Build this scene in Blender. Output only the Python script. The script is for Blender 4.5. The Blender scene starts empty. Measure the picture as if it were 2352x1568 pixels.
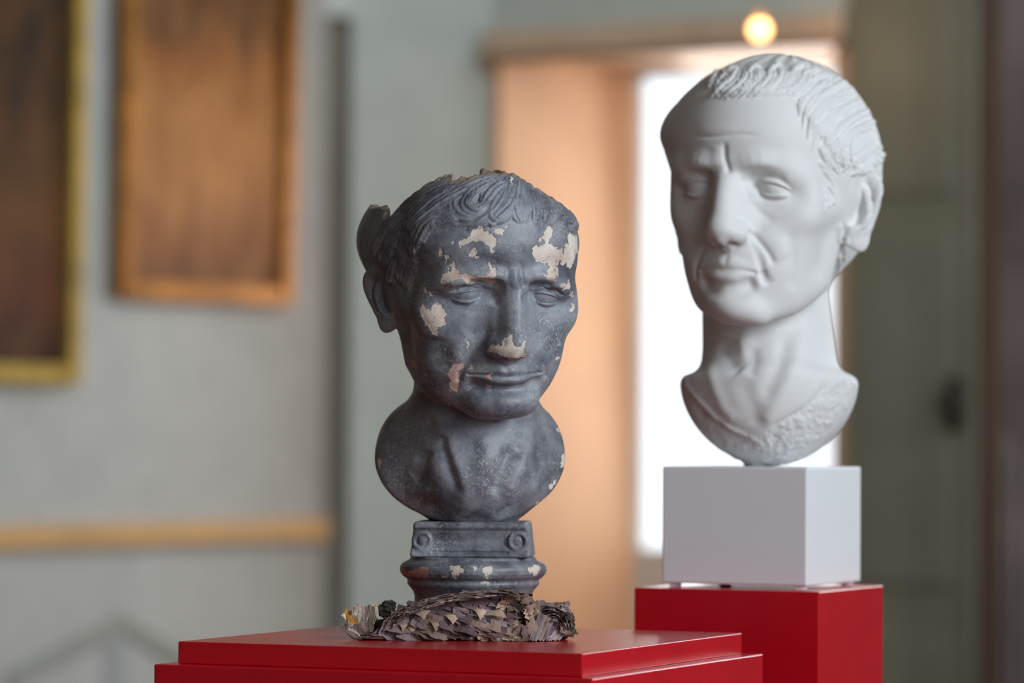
import bpy, bmesh, math, random, time
import numpy as np
from mathutils import Vector, Matrix
import openvdb
T0=time.time(); F32=np.float32
random.seed(7); RNG=np.random.default_rng(11)
SC=bpy.context.scene; COL=SC.collection
# ================= camera, world, light, exposure =================
CAMZ=1.55; FPX=8820.0; PITCH,ROLL=0.0240,0.0056
_c,_s=math.cos(PITCH),math.sin(PITCH); _cr,_sr=math.cos(ROLL),math.sin(ROLL)
FWD=np.array([0,_c,_s]); _U=np.array([0,-_s,_c]); _R=np.array([1.,0,0])
RGT=_cr*_R+_sr*_U; UPV=-_sr*_R+_cr*_U; CAM=np.array([0,0,CAMZ])
cam=bpy.data.cameras.new('camera'); cam.lens=135; cam.sensor_width=36; cam.clip_start=.05; cam.clip_end=200
cam.dof.use_dof=True; cam.dof.focus_distance=3.54; cam.dof.aperture_fstop=4.0
co=bpy.data.objects.new('camera',cam); COL.objects.link(co)
co.matrix_world=Matrix(((RGT[0],UPV[0],-FWD[0],0),(RGT[1],UPV[1],-FWD[1],0),(RGT[2],UPV[2],-FWD[2],CAMZ),(0,0,0,1)))
SC.camera=co
SC.view_settings.view_transform='Standard'; SC.view_settings.look='None'; SC.view_settings.gamma=1
SC.view_settings.use_curve_mapping=False; SC.view_settings.exposure=0.0
W_=bpy.data.worlds.new('overcast_sky'); SC.world=W_; W_.use_nodes=True
W_.node_tree.nodes['Background'].inputs[0].default_value=(.88,.94,1,1)
W_.node_tree.nodes['Background'].inputs[1].default_value=1.6
def area(name,loc,target,sx,sy,power,col):
    l=bpy.data.lights.new(name,'AREA'); l.shape='RECTANGLE'; l.size=sx; l.size_y=sy; l.energy=power; l.color=col
    o=bpy.data.objects.new(name,l); COL.objects.link(o); o.location=loc
    o.rotation_euler=(Vector(target)-Vector(loc)).to_track_quat('-Z','Y').to_euler(); return o
# daylight through the tall windows of the right wall (near and far, each in its opening), then two added fills
area('daylight_near_window',(3.55,0.6,3.3),(-3,0.6,2.3),1.3,2.2,250,(.85,.93,1))
area('daylight_far_window',(3.55,8.3,3.3),(-3,8.3,3.3),2.0,2.2,125,(.86,.95,1))
area('rear_fill',(2.3,-3.05,2.6),(2.3,5,2.6),2.1,3.3,50,(.84,.93,1))  # added frontal fill from behind the camera, not a known source
area('ceiling_fill',(.4,6.9,4.95),(.0,11,1.2),2.2,1.2,50,(.86,1,.99))  # added overhead fill that brightens the back wall, a bare light without fitting
# daylight entering the niche window seen in the photograph
area('daylight_niche_window',(.80,11.3,2.0),(.35,5,1.6),.6,1.5,22,(1,.95,.9))
l=bpy.data.lights.new('lamp_light','POINT'); l.energy=1.2; l.color=(1,.6,.3); l.shadow_soft_size=.03
lpo=bpy.data.objects.new('lamp_light',l); COL.objects.link(lpo)
def at(px,py,D):
    """world point that the photograph shows at pixel (px,py), at distance y=D from the camera"""
    d=FWD+RGT*((px-1176)/FPX)+UPV*((784-py)/FPX); return CAM+d*(D/d[1])
def to_px(P):
    Q=P-CAM; d=Q@FWD; return np.stack([1176+FPX*(Q@RGT)/d,784-FPX*(Q@UPV)/d],-1)
# ================= helpers =================
def tag(o,label=None,cat=None,group=None,kind=None):
    for k,v in (('label',label),('category',cat),('group',group),('kind',kind)):
        if v: o[k]=v
    return o
def link(name,me,mat=None,parent=None,smooth=False):
    me.name=name
    if mat and not me.materials: me.materials.append(mat)
    if smooth: me.polygons.foreach_set('use_smooth',np.ones(len(me.polygons),bool))
    o=bpy.data.objects.new(name,me); COL.objects.link(o)
    if parent is not None: o.parent=parent; o.matrix_parent_inverse=parent.matrix_world.inverted()
    return o
def empty(name,loc,rz=0):
    o=bpy.data.objects.new(name,None); COL.objects.link(o); o.location=loc; o.rotation_euler=(0,0,rz); o.empty_display_size=.05
    o.matrix_world=Matrix.Translation(loc)@Matrix.Rotation(rz,4,'Z'); return o
def bm_box(bm,lo,hi,bev=0,M4=None,seg=2):
    r=bmesh.ops.create_cube(bm,size=1)['verts']
    for v in r: v.co=Vector([lo[i]+(v.co[i]+.5)*(hi[i]-lo[i]) for i in range(3)])
    if bev:
        es=list({e for v in r for e in v.link_edges})
        r=bmesh.ops.bevel(bm,geom=es,offset=bev,segments=seg,profile=.5,affect='EDGES')['verts']
    if M4 is not None:
        vs=[v for v in (r if not bev else bm.verts) if v.is_valid and not getattr(v,'tag',False)]
        for v in vs: v.co=M4@v.co
    for v in bm.verts: v.tag=True
def box(name,lo,hi,mat,parent=None,bev=0,M4=None,seg=2):
    bm=bmesh.new(); bm_box(bm,lo,hi,bev,M4,seg); me=bpy.data.meshes.new(name); bm.to_mesh(me); bm.free()
    return link(name,me,mat,parent)
def prism(name,foot,z0,z1,mat,parent=None,bev=0):
    bm=bmesh.new(); a=[bm.verts.new((x,y,z0)) for x,y in foot]; b=[bm.verts.new((x,y,z1)) for x,y in foot]
    n=len(foot); bm.faces.new(a[::-1]); bm.faces.new(b)
    for i in range(n): bm.faces.new((a[i],a[(i+1)%n],b[(i+1)%n],b[i]))
    bmesh.ops.recalc_face_normals(bm,faces=bm.faces)
    if bev: bmesh.ops.bevel(bm,geom=list(bm.edges),offset=bev,segments=2,profile=.5,affect='EDGES')
    me=bpy.data.meshes.new(name); bm.to_mesh(me); bm.free(); return link(name,me,mat,parent)
# ---------- materials ----------
class NT:
    def __init__(s,name):
        s.m=bpy.data.materials.new(name); s.m.use_nodes=True; s.t=s.m.node_tree; s.n=s.t.nodes
        s.b=s.n['Principled BSDF']
    def add(s,t,**k):
        n=s.n.new(t)
        for a,v in k.items():
            if a.startswith('i_'):
                key=a[2:]; key=int(key) if key.isdigit() else key.replace('_',' ')
                if isinstance(v,bpy.types.NodeSocket): s.t.links.new(v,n.inputs[key])
                else: n.inputs[key].default_value=v
            else: setattr(n,a,v)
        return n
    def set(s,key,v):
        if isinstance(v,bpy.types.NodeSocket): s.t.links.new(v,s.b.inputs[key])
        else: s.b.inputs[key].default_value=v
    def obj(s): return s.add('ShaderNodeTexCoord').outputs['Object']
    def noise(s,scale,detail=4,rough=.55,vec=None,dist=0):
        n=s.add('ShaderNodeTexNoise',i_Scale=scale,i_Detail=detail,i_Roughness=rough,i_Distortion=dist)
        s.t.links.new(vec if vec is not None else s.obj(),n.inputs['Vector']); return n.outputs['Fac']
    def ramp(s,fac,stops,interp='LINEAR'):
        r=s.add('ShaderNodeValToRGB'); r.color_ramp.interpolation=interp
        e=r.color_ramp.elements
        while len(e)<len(stops): e.new(.5)
        for i,(p,c) in enumerate(stops):
            e[i].position=p; e[i].color=(*c,1) if hasattr(c,'__len__') else (c,c,c,1)
        s.t.links.new(fac,r.inputs[0]); return r.outputs[0]
    def mix(s,f,a,b,mode='MIX'):
        n=s.add('ShaderNodeMix',data_type='RGBA',blend_type=mode)
        for k,v in ((0,f),(6,a),(7,b)):
            if isinstance(v,bpy.types.NodeSocket): s.t.links.new(v,n.inputs[k])
            else: n.inputs[k].default_value=(*v,1) if hasattr(v,'__len__') and len(v)==3 else v
        return n.outputs[2]
    def math(s,op,a,b=0.,c=0.):
        n=s.add('ShaderNodeMath',operation=op)
        for k,v in ((0,a),(1,b),(2,c)):
            if isinstance(v,bpy.types.NodeSocket): s.t.links.new(v,n.inputs[k])
            else: n.inputs[k].default_value=v
        return n.outputs[0]
    def bump(s,h,dist,strength=1.):
        n=s.add('ShaderNodeBump',i_Distance=dist,i_Strength=strength); s.t.links.new(h,n.inputs['Height'])
        s.t.links.new(n.outputs[0],s.b.inputs['Normal'])
    def attr(s,name): return s.add('ShaderNodeAttribute',attribute_name=name).outputs['Fac']
def plain(name,col,rough=.6,bump=None,var=.06,scale=8,metal=0,spec=.5):
    t=NT(name); n=t.noise(scale,5)
    c1=tuple(v*(1-var) for v in col); c2=tuple(min(1,v*(1+var)) for v in col)
    t.set('Base Color',t.ramp(n,[(.3,c1),(.7,c2)])); t.set('Roughness',rough); t.set('Metallic',metal); t.set('Specular IOR Level',spec)
    if bump: t.bump(t.noise(bump[0],3),bump[1])
    return t.m
# ================= the room =================
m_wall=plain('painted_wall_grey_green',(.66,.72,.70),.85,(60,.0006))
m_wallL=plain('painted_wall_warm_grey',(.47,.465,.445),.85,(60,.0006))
m_ceil=plain('ceiling_dark_wood',(.22,.19,.16),.8)
m_rwall=plain('right_wall_green_grey',(.26,.27,.24),.9)
m_green=plain('door_olive_with_shade',(.27,.262,.20),.6,(40,.0005),.12,3)  # olive door paint, darkened to hold the shade beside the window
m_peach=plain('niche_wood_peach',(.77,.485,.30),.55,None,.05,4)
m_peach_d=plain('niche_wood_dark_peach',(.38,.23,.13),.6,None,.1,4)  # darker tan wood for one stile, the soffit and the bead
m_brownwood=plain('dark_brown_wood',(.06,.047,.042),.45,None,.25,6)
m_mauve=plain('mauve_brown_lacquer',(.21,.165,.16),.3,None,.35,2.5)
m_groove=plain('dark_grey_brown_strip',(.30,.27,.235),.8,None,.08,3)
m_dado=plain('dado_gilt_wood',(.62,.36,.15),.4,None,.15,3)
m_white=plain('window_white_paint',(.75,.75,.72),.5)
def floor_mat():
    t=NT('oak_parquet'); v=t.obj()
    b=t.add('ShaderNodeTexBrick',i_Scale=1.0,i_Mortar_Size=.004); b.inputs['Color1'].default_value=(.11,.055,.025,1)
    b.inputs['Color2'].default_value=(.15,.08,.035,1); b.inputs['Mortar'].default_value=(.04,.02,.01,1)
    b.inputs['Brick Width'].default_value=.9; b.inputs['Row Height'].default_value=.12
    t.t.links.new(v,b.inputs['Vector']); t.set('Base Color',b.outputs[0]); t.set('Roughness',.35); return t.m
m_floor=floor_mat(); H=5.0
def wallseg(name,p,q,th,mat,z0=0,z1=H,openings=(),kind='structure',parent=None):
    """upright wall from p to q; its room face runs along p-q, thickness th to the left of p->q; openings (s0,s1,z0,z1)"""
    p=np.array(p,float);q=np.array(q,float); L=np.linalg.norm(q-p); u=(q-p)/L; n=np.array([-u[1],u[0]])
    bm=bmesh.new(); cuts=sorted({0,L,*[o[0] for o in openings],*[o[1] for o in openings]}); zc=sorted({z0,z1,*[o[2] for o in openings],*[o[3] for o in openings]})
    M4=Matrix(((u[0],n[0],0,p[0]),(u[1],n[1],0,p[1]),(0,0,1,0),(0,0,0,1)))
    for a,b in zip(cuts,cuts[1:]):
        for c,d in zip(zc,zc[1:]):
            if any(o[0]<=a+1e-6 and b<=o[1]+1e-6 and o[2]<=c+1e-6 and d<=o[3]+1e-6 for o in openings): continue
            bm_box(bm,(a,0,c),(b,th,d),0,M4)
    bmesh.ops.remove_doubles(bm,verts=bm.verts,dist=1e-5)
    me=bpy.data.meshes.new(name); bm.to_mesh(me); bm.free(); o=link(name,me,mat,parent)
    if parent is None: tag(o,kind=kind)
    return o,M4
# floor and ceiling
FOOT=[(-3.2,-3),(3.5,-3),(3.5,12.6),(-3.2,12.6)]
tag(prism('floor',FOOT,-.1,0,m_floor),kind='structure')
tag(prism('ceiling',FOOT,H,H+.1,m_ceil),kind='structure')
# back wall: oblique, holding the splayed window niche
Pa=at(804,900,11.25)[:2]; Pb=at(1940,900,10.45)[:2]
ub=(Pb-Pa)/np.linalg.norm(Pb-Pa); nb=np.array([-ub[1],ub[0]])
def on_back(px):      # parameter along the back wall for a pixel column at mid height
    d=np.array(at(px,900,1.0)[:2])-CAM[:2]; A=np.array([[ub[0],-d[0]],[ub[1],-d[1]]]); s,k=np.linalg.solve(A,CAM[:2]-Pa); return s
sN0,sN1=on_back(1122),on_back(1945); zt=at(1500,112,10.75)[2]
Pend=Pa+ub*(on_back(1122)+4.1); PN=Pa+ub*sN0
wallseg('wall_back',PN,Pend,.16,m_wall,openings=[(0,sN1-sN0,0.55,zt)])
Pm=at(804,900,10.93)[:2]; um=(PN-Pm)/np.linalg.norm(PN-Pm); nm_=np.array([-um[1],um[0]])
wallseg('wall_middle',Pm,PN,.16,m_wall)
# left wall, oblique
L0=at(0,1000,9.87)[:2]; L1=at(740,1000,10.88)[:2]; ul=(L1-L0)/np.linalg.norm(L1-L0)
La=L0-ul*2.3
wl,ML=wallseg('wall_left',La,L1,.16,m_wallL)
m_side=plain('warm_brown_wall_cloth',(.10,.065,.045),.9)
wallseg('wall_left_side',(La[0],-3),La,.16,m_side)
# the recessed strip between the two walls
nl=np.array([-ul[1],ul[0]])
tag(prism('wall_corner_recess',[tuple(L1+nl*.05),tuple(Pm+nm_*.05),tuple(Pm+nm_*.1),tuple(L1+nl*.1)],0,at(775,45,11)[2],m_groove),kind='structure')
tag(prism('wall_corner_head',[tuple(L1),tuple(Pm),tuple(Pm+nm_*.1),tuple(L1+nl*.1)],at(775,45,11)[2],H,m_wall),kind='structure')
# right wall with its windows, wall behind the camera
def wall_x(name,x,y0,y1,ops):
    bm=bmesh.new(); cuts=sorted({y0,y1,*[o[0] for o in ops],*[o[1] for o in ops]}); zc=sorted({0,H,*[o[2] for o in ops],*[o[3] for o in ops]})
    for a,b in zip(cuts,cuts[1:]):
        for c,d in zip(zc,zc[1:]):
            if any(o[0]<=a+1e-6 and b<=o[1]+1e-6 and o[2]<=c+1e-6 and d<=o[3]+1e-6 for o in ops): continue
            bm_box(bm,(x,a,c),(x+.16,b,d))
    bmesh.ops.remove_doubles(bm,verts=bm.verts,dist=1e-5)
    me=bpy.data.meshes.new(name); bm.to_mesh(me); bm.free(); return tag(link(name,me,m_rwall),kind='structure')
wall_x('wall_right',3.5,-3,12.6,[(-.15,1.35,2.0,4.6),(7.3,9.3,2.2,4.4)])
for k,(y0,y1) in enumerate(((-.15,1.35),(7.3,9.3))):
    w=empty(f'window_{k+4}',(3.58,(y0+y1)/2,.9)); tag(w,kind='structure'); z0_=2.2 if k else 2.0; z9_=4.4 if k else 4.6
    for nm,lo,hi in (('frame_post',(3.56,y0,z0_),(3.64,y0+.06,z9_)),('frame_post',(3.56,y1-.06,z0_),(3.64,y1,z9_)),('frame_rail',(3.56,y0+.06,z0_),(3.64,y1-.06,z0_+.06)),('frame_rail',(3.56,y0+.06,z9_-.06),(3.64,y1-.06,z9_))):
        box(nm,lo,hi,m_white,w)
wallseg('wall_front',(3.66,-3),(-3.2,-3),-.16,m_side,openings=[(.26,2.46,.9,4.3)])
w=empty('window_6',(2.3,-3.08,.9)); tag(w,kind='structure')  # unseen window behind the camera, added to carry the frontal fill
for nm,lo,hi in (('frame_post',(1.2,-3.14,.9),(1.26,-3.06,4.3)),('frame_post',(3.34,-3.14,.9),(3.4,-3.06,4.3)),('frame_rail',(1.26,-3.14,.9),(3.34,-3.06,.96)),('frame_rail',(1.26,-3.14,4.24),(3.34,-3.06,4.3))): box(nm,lo,hi,m_white,w)
# ---- window niche ----
def bk(s,depth,z): return np.array([*(Pa+ub*s+nb*depth),z])
def quadslab(name,P4,th,mat,parent=None):
    P4=[np.array(p,float) for p in P4]; n=np.cross(P4[1]-P4[0],P4[3]-P4[0]); n/=np.linalg.norm(n)
    V=P4+[p+n*th for p in P4]; me=bpy.data.meshes.new(name)
    me.from_pydata([tuple(v) for v in V],[],[(3,2,1,0),(4,5,6,7),(0,1,5,4),(1,2,6,5),(2,3,7,6),(3,0,4,7)]); me.update()
    return link(name,me,mat,parent)
DN=.55
niche=empty('window_niche',bk((sN0+sN1)/2,.3,.55)); tag(niche,kind='structure')
def s_at(px,depth):
    d=np.array(at(px,900,1.0)[:2])-CAM[:2]; o=Pa+nb*depth
    A=np.array([[ub[0],-d[0]],[ub[1],-d[1]]]); return np.linalg.solve(A,CAM[:2]-o)[0]
sW0=s_at(1437,DN); sW1=s_at(1990,DN)
# left splayed reveal: a board with raised stiles, all part of the niche
quadslab('reveal_board',[bk(sN0,0,.55),bk(sW0,DN,.55),bk(sW0,DN,zt),bk(sN0,0,zt)],.04,m_peach,niche)
def reveal_strip(f0,f1,mat,proud,z0=.56,z1=None):
    z1=z1 or zt-.01
    p0=bk(sN0+(sW0-sN0)*f0,DN*f0,0)[:2];p1=bk(sN0+(sW0-sN0)*f1,DN*f1,0)[:2]
    w=(p1-p0)/np.linalg.norm(p1-p0); n=np.array([w[1],-w[0]])*proud
    return prism('reveal_stile',[tuple(p0),tuple(p1),tuple(p1+n),tuple(p0+n)],z0,z1,mat,niche)
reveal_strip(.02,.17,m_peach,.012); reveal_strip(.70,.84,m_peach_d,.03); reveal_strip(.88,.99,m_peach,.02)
quadslab('reveal_board',[bk(sW1,DN,.55),bk(sN1,0,.55),bk(sN1,0,zt),bk(sW1,DN,zt)],.04,m_peach,niche)
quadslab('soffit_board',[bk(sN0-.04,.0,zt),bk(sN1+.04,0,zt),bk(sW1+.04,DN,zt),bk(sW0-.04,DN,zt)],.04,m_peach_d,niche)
quadslab('sill_board',[bk(sN0-.02,-.04,.51),bk(sN1+.02,-.04,.51),bk(sW1+.02,DN,.51),bk(sW0-.02,DN,.51)],.04,m_peach,niche)
# architrave over the niche
m_arch=plain('architrave_wood',(.80,.60,.45),.5,None,.1,5)
p=[bk(sN0+.02,0,0),bk(sN1-.0,0,0)]
ao=prism('architrave',[tuple(bk(sN0,-.05,0)[:2]),tuple(bk(sN1,-.05,0)[:2]),tuple(bk(sN1,-.002,0)[:2]),tuple(bk(sN0,-.002,0)[:2])],zt,at(1500,55,10.75)[2],m_arch,niche,.004)
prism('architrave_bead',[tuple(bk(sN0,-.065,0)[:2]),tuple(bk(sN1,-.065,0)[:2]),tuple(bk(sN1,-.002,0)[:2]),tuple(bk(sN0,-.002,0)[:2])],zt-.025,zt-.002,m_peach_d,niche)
# niche window
nw=empty('window_3',bk((sW0+sW1)/2,DN+.03,1.0)); tag(nw,kind='structure')
def wbar(nm,s0,s1,z0,z1,d0=DN,d1=DN+.06):
    return prism(nm,[tuple(bk(s0,d0,0)[:2]),tuple(bk(s1,d0,0)[:2]),tuple(bk(s1,d1,0)[:2]),tuple(bk(s0,d1,0)[:2])],z0,z1,m_white,nw)
wbar('sash_post',sW0,sW0+.03,.55,zt); wbar('sash_post',sW1-.05,sW1,.55,zt)
wbar('sash_rail',sW0+.03,sW1-.05,zt-.02,zt); wbar('sash_rail',sW0+.03,sW1-.05,.55,.6)
zsill=at(1500,1262,11.3)[2]
# parapet panel under the panes
m_par=plain('pale_grey_apron',(.80,.82,.80),.6)
ap=prism('apron_panel',[tuple(bk(sW0+.03,DN+.02,0)[:2]),tuple(bk(sW1-.05,DN+.02,0)[:2]),tuple(bk(sW1-.05,DN+.05,0)[:2]),tuple(bk(sW0+.03,DN+.05,0)[:2])],.6,zsill,m_par,nw)
# teal cushion-like object standing outside on the sill, a glimpse beneath the white head
# ---- dado band on the left wall + lozenge moulding below ----
def lw(px,py):        # point on the left wall seen at a pixel
    d=at(px,py,1.0)-CAM; A=np.array([[ul[0],-d[0]],[ul[1],-d[1]]]); s,k=np.linalg.solve(A,CAM[:2]-L0); return s,(CAM+k*d)[2]
def lwp(s,out,z): q=L0+ul*s-nl*out; return np.array([q[0],q[1],z])
sA,zA=lw(0,1240); sB,zB=lw(740,1208)
def lbar(name,s0,s1,z0,z1,out,mat,parent=None,skew=None):
    V=[];za=[z0,z1,z1,z0]
    P4=[lwp(s0,0,z0),lwp(s1,0,z0 if not skew else skew[0]),lwp(s1,0,z1 if not skew else skew[1]),lwp(s0,0,z1)]
    Q4=[p+np.array([-nl[0],-nl[1],0])*out for p in P4]
    me=bpy.data.meshes.new(name); me.from_pydata([tuple(v) for v in P4+Q4],[],[(0,1,2,3),(7,6,5,4),(4,5,1,0),(5,6,2,1),(6,7,3,2),(7,4,0,3)]); me.update()
    return link(name,me,mat,parent)
zd0=(zA+zB)/2-.03; zd1=zd0+.06
tag(lbar('trim_1',-2.2,sB,zd0,zd1,.03,m_dado),kind='structure')
m_loz=plain('wall_moulding_grey_green',(.33,.33,.30),.8)
s1_,z1_=lw(282,1452); s0_,z0_=lw(20,1590); s2_,z2_=lw(460,1560)
loz=tag(lbar('trim_2',s0_,s1_,z0_,z0_+.055,.01,m_loz,None,(z1_,z1_+.055)),kind='structure')
tag(lbar('trim_3',s1_,s2_,z1_,z1_+.045,.01,m_loz,None,(z2_,z2_+.045)),kind='structure')
m_blue=plain('wall_panel_blue_grey',(.36,.37,.38),.8)
sa,_=lw(243,1500); sb,_=lw(292,1500); tag(lbar('trim_4',sa,sb,.3,z1_-.01,.006,m_blue),kind='structure')
# ---- paintings ----
m_gold=plain('gilt_frame',(.42,.28,.055),.38,(30,.002),.3,12,.35)
m_gold2=plain('orange_gilt_frame',(.42,.18,.035),.35,(30,.002),.3,10,.35)
def painting_mat(name,stops,tint):
    t=NT(name); v=t.add('ShaderNodeTexCoord').outputs['Generated']
    sep=t.add('ShaderNodeSeparateXYZ'); t.t.links.new(v,sep.inputs[0])
    n=t.noise(3.2,5,.6,v,.6); z=t.math('ADD',sep.outputs[2],t.math('MULTIPLY',t.math('SUBTRACT',n,.5),.45))
    c=t.ramp(z,stops); n2=t.noise(7,4,.6,v)
    c=t.mix(.35,c,t.ramp(n2,[(.35,tint[0]),(.65,tint[1])]),'MIX')
    t.set('Base Color',c); t.set('Roughness',.6); t.set('Specular IOR Level',.15); return t.m
def painting(px0,px1,pyb,D0,label,mfr,mcan,fw,tilt):
    s0,_=lw(px0,600); s1,_=lw(px1,600); _,zb=lw((px0+px1)/2,pyb); z1=zb+1.25
    r=empty('painting',lwp((s0+s1)/2,0.01,zb)); tag(r,label,'painting')
    off=.035
    def bar(nm,a,b,c,d,out,mat,o0=.012):
        P4=[lwp(a,o0,c),lwp(b,o0,c),lwp(b,o0,d),lwp(a,o0,d)]; Q4=[lwp(a,out,c),lwp(b,out,c),lwp(b,out,d),lwp(a,out,d)]
        P4=[p+np.array([-nl[0],-nl[1],0])*tilt*(p[2]-zb) for p in P4]; Q4=[p+np.array([-nl[0],-nl[1],0])*tilt*(p[2]-zb) for p in Q4]
        me=bpy.data.meshes.new(nm); me.from_pydata([tuple(v) for v in P4+Q4],[],[(0,1,2,3),(7,6,5,4),(4,5,1,0),(5,6,2,1),(6,7,3,2),(7,4,0,3)])
        bm=bmesh.new(); bm.from_mesh(me); bmesh.ops.recalc_face_normals(bm,faces=bm.faces); bmesh.ops.bevel(bm,geom=list(bm.edges),offset=.006,segments=2,affect='EDGES'); bm.to_mesh(me); bm.free()
        return link(nm,me,mat,r)
    bar('frame_stile',s0,s0+fw,zb,z1,.055,mfr); bar('frame_stile',s1-fw,s1,zb,z1,.055,mfr)
    bar('frame_rail',s0+fw,s1-fw,zb,zb+fw,.055,mfr); bar('frame_rail',s0+fw,s1-fw,z1-fw,z1,.055,mfr)
    bar('canvas',s0+fw,s1-fw,zb+fw,z1-fw,.03,mcan)
    return r
mc1=painting_mat('dark_landscape_paint',[(0,(.04,.02,.015)),(.12,(.13,.04,.022)),(.35,(.14,.06,.02)),(.55,(.05,.024,.01)),(1,(.01,.008,.006))],((.02,.010,.006),(.20,.08,.025)))
mc2=painting_mat('golden_sky_paint',[(0,(.12,.055,.035)),(.08,(.24,.095,.05)),(.22,(.46,.20,.075)),(.40,(.44,.19,.06)),(.50,(.28,.09,.02)),(.60,(.07,.03,.012)),(1,(.04,.02,.012))],((.22,.08,.03),(.62,.30,.11)))
painting(-420,158,878,10,'dark brown oil painting in a yellow gilt frame at the left edge of the photo',m_gold,mc1,.05,.02)
painting(246,646,694,10.5,'golden orange oil painting in an orange gilt frame, right of the dark painting',m_gold2,mc2,.05,.02)
# ---- right of the niche: olive door leaf, dark gap, lacquered cabinet ----
zdh=at(2100,-300,10.3)[2]
dl=empty('door_1',bk(s_at(2090,-.03),-.03,0)); tag(dl,kind='structure')
sD0=s_at(1944,-.03); sD1=s_at(2236,-.03)
def dbox(nm,s0,s1,d0,d1,z0,z1,mat,parent,bev=0):
    return prism(nm,[tuple(bk(s0,d0,0)[:2]),tuple(bk(s1,d0,0)[:2]),tuple(bk(s1,d1,0)[:2]),tuple(bk(s0,d1,0)[:2])],z0,z1,mat,parent,bev)
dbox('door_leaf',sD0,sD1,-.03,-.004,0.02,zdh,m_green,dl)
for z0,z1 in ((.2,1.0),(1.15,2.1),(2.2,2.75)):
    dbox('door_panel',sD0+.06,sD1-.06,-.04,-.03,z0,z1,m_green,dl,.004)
hz=at(2190,925,10.2)[2]; hs=s_at(2188,-.05)
hb=dbox('door_handle',hs-.022,hs+.022,-.055,-.03,hz-.07,hz+.07,m_brownwood,dl,.006)
dbox('door_knob',hs-.03,hs+.03,-.1,-.055,hz-.02,hz+.02,m_brownwood,dl,.008)
cab=empty('cabinet',at(2330,900,9.7)*np.array([1,1,0])); tag(cab,'dark brown lacquered cabinet with ridged front at the right edge of the photo','cabinet')
def cx(px,D): return at(px,900,D)[:2]
def cpr(nm,px0,D0,px1,D1,th,mat,z0=0.02,z1=3.2,bev=.004):
    a=cx(px0,D0);b=cx(px1,D1);u=(b-a)/np.linalg.norm(b-a);n=np.array([-u[1],u[0]])*th
    return prism(nm,[tuple(a),tuple(b),tuple(b+n),tuple(a+n)],z0,z1,mat,cab,bev)
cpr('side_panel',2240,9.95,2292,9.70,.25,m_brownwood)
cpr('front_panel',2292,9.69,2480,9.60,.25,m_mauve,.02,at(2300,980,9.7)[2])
cpr('front_panel',2292,9.69,2480,9.60,.25,m_mauve,at(2300,985,9.7)[2],4.3)
cpr('front_moulding',2298,9.66,2312,9.655,.03,m_mauve,.1,at(2300,1000,9.7)[2]); cpr('front_moulding',2322,9.655,2334,9.65,.03,m_mauve,.1,at(2300,1040,9.7)[2])
# lamp bulb hanging before the architrave
lb=at(1745,68,10.15); lamp=empty('pendant_lamp',(lb[0],lb[1],H-.02)); tag(lamp,'small round glowing warm bulb above the niche, over the white head','lamp')
t=NT('lamp_glow'); t.set('Base Color',(1,.6,.3,1)); t.set('Emission Color',(1,.50,.19,1)); t.set('Emission Strength',LAMP_E if 'LAMP_E' in globals() else 7.0)
def ball(name,c,r,mat,parent,n=24):
    bm=bmesh.new(); bmesh.ops.create_uvsphere(bm,u_segments=n,v_segments=n//2,radius=r); bmesh.ops.translate(bm,verts=bm.verts,vec=Vector(c))
    me=bpy.data.meshes.new(name); bm.to_mesh(me); bm.free(); return link(name,me,mat,parent,True)
lpo.location=tuple(lb+np.array([0,-.06,0]))
ball('bulb',lb,.022,t.m,lamp)
def tube(name,a,b,r,mat,parent,n=10):
    a=Vector(a);b=Vector(b); bm=bmesh.new(); bmesh.ops.create_cone(bm,cap_ends=True,segments=n,radius1=r,radius2=r,depth=(b-a).length)
    M4=Matrix.Translation((a+b)/2)@(b-a).to_track_quat('Z','Y').to_matrix().to_4x4(); bmesh.ops.transform(bm,matrix=M4,verts=bm.verts)
    me=bpy.data.meshes.new(name); bm.to_mesh(me); bm.free(); return link(name,me,mat,parent,True)
tube('lamp_cord',(lb[0],lb[1],lb[2]+.03),(lb[0],lb[1],H),.0015,m_brownwood,lamp)
tube('lamp_socket',(lb[0],lb[1],lb[2]+.018),(lb[0],lb[1],lb[2]+.05),.009,m_gold,lamp)
# ================= pedestals =================
def red_mat():
    t=NT('red_satin_lacquer'); n=t.noise(14,4); t.set('Base Color',t.ramp(n,[(.3,(.50,.0035,.012)),(.7,(.56,.0045,.015))]))
    t.set('Roughness',.26); t.set('Specular IOR Level',.6)
    t.bump(t.noise(260,3,.6),.00035,.6); return t.m
m_red=red_mat()
def yawbox(name,F,s1,s2,yaw,z0,z1,mat,parent=None,bev=.0015):
    a=np.array([math.cos(yaw),-math.sin(yaw)]);b=np.array([math.sin(yaw),math.cos(yaw)]);F=np.array(F[:2])
    return prism(name,[tuple(F-a*s1),tuple(F),tuple(F+b*s2),tuple(F-a*s1+b*s2)],z0,z1,mat,parent,bev)
yaw=.4139; Fp=np.array([.0628,3.3514]); zs=CAMZ-.1912; o_=.0161
a_=np.array([math.cos(yaw),-math.sin(yaw)]);b_=np.array([math.sin(yaw),math.cos(yaw)])
Pc=Fp-a_*.2+b_*.2
ped=empty('pedestal',(Pc[0],Pc[1],0),0); tag(ped,'wide red stepped pedestal under the dark broken bust','pedestal')
yawbox('top_slab',Fp,.4,.4,yaw,zs-.0202,zs,m_red,ped,.0009)
yawbox('body',Fp+o_*a_-o_*b_,.4+2*o_,.4+2*o_,yaw,.0,zs-.0203,m_red,ped,.0015)
Fb=np.array([.308,3.837]); zb=CAMZ-.0323-.1201-.0035
cb=Fb-np.array([math.cos(.4203),-math.sin(.4203)])*.09975+np.array([math.sin(.4203),math.cos(.4203)])*.09975
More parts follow.
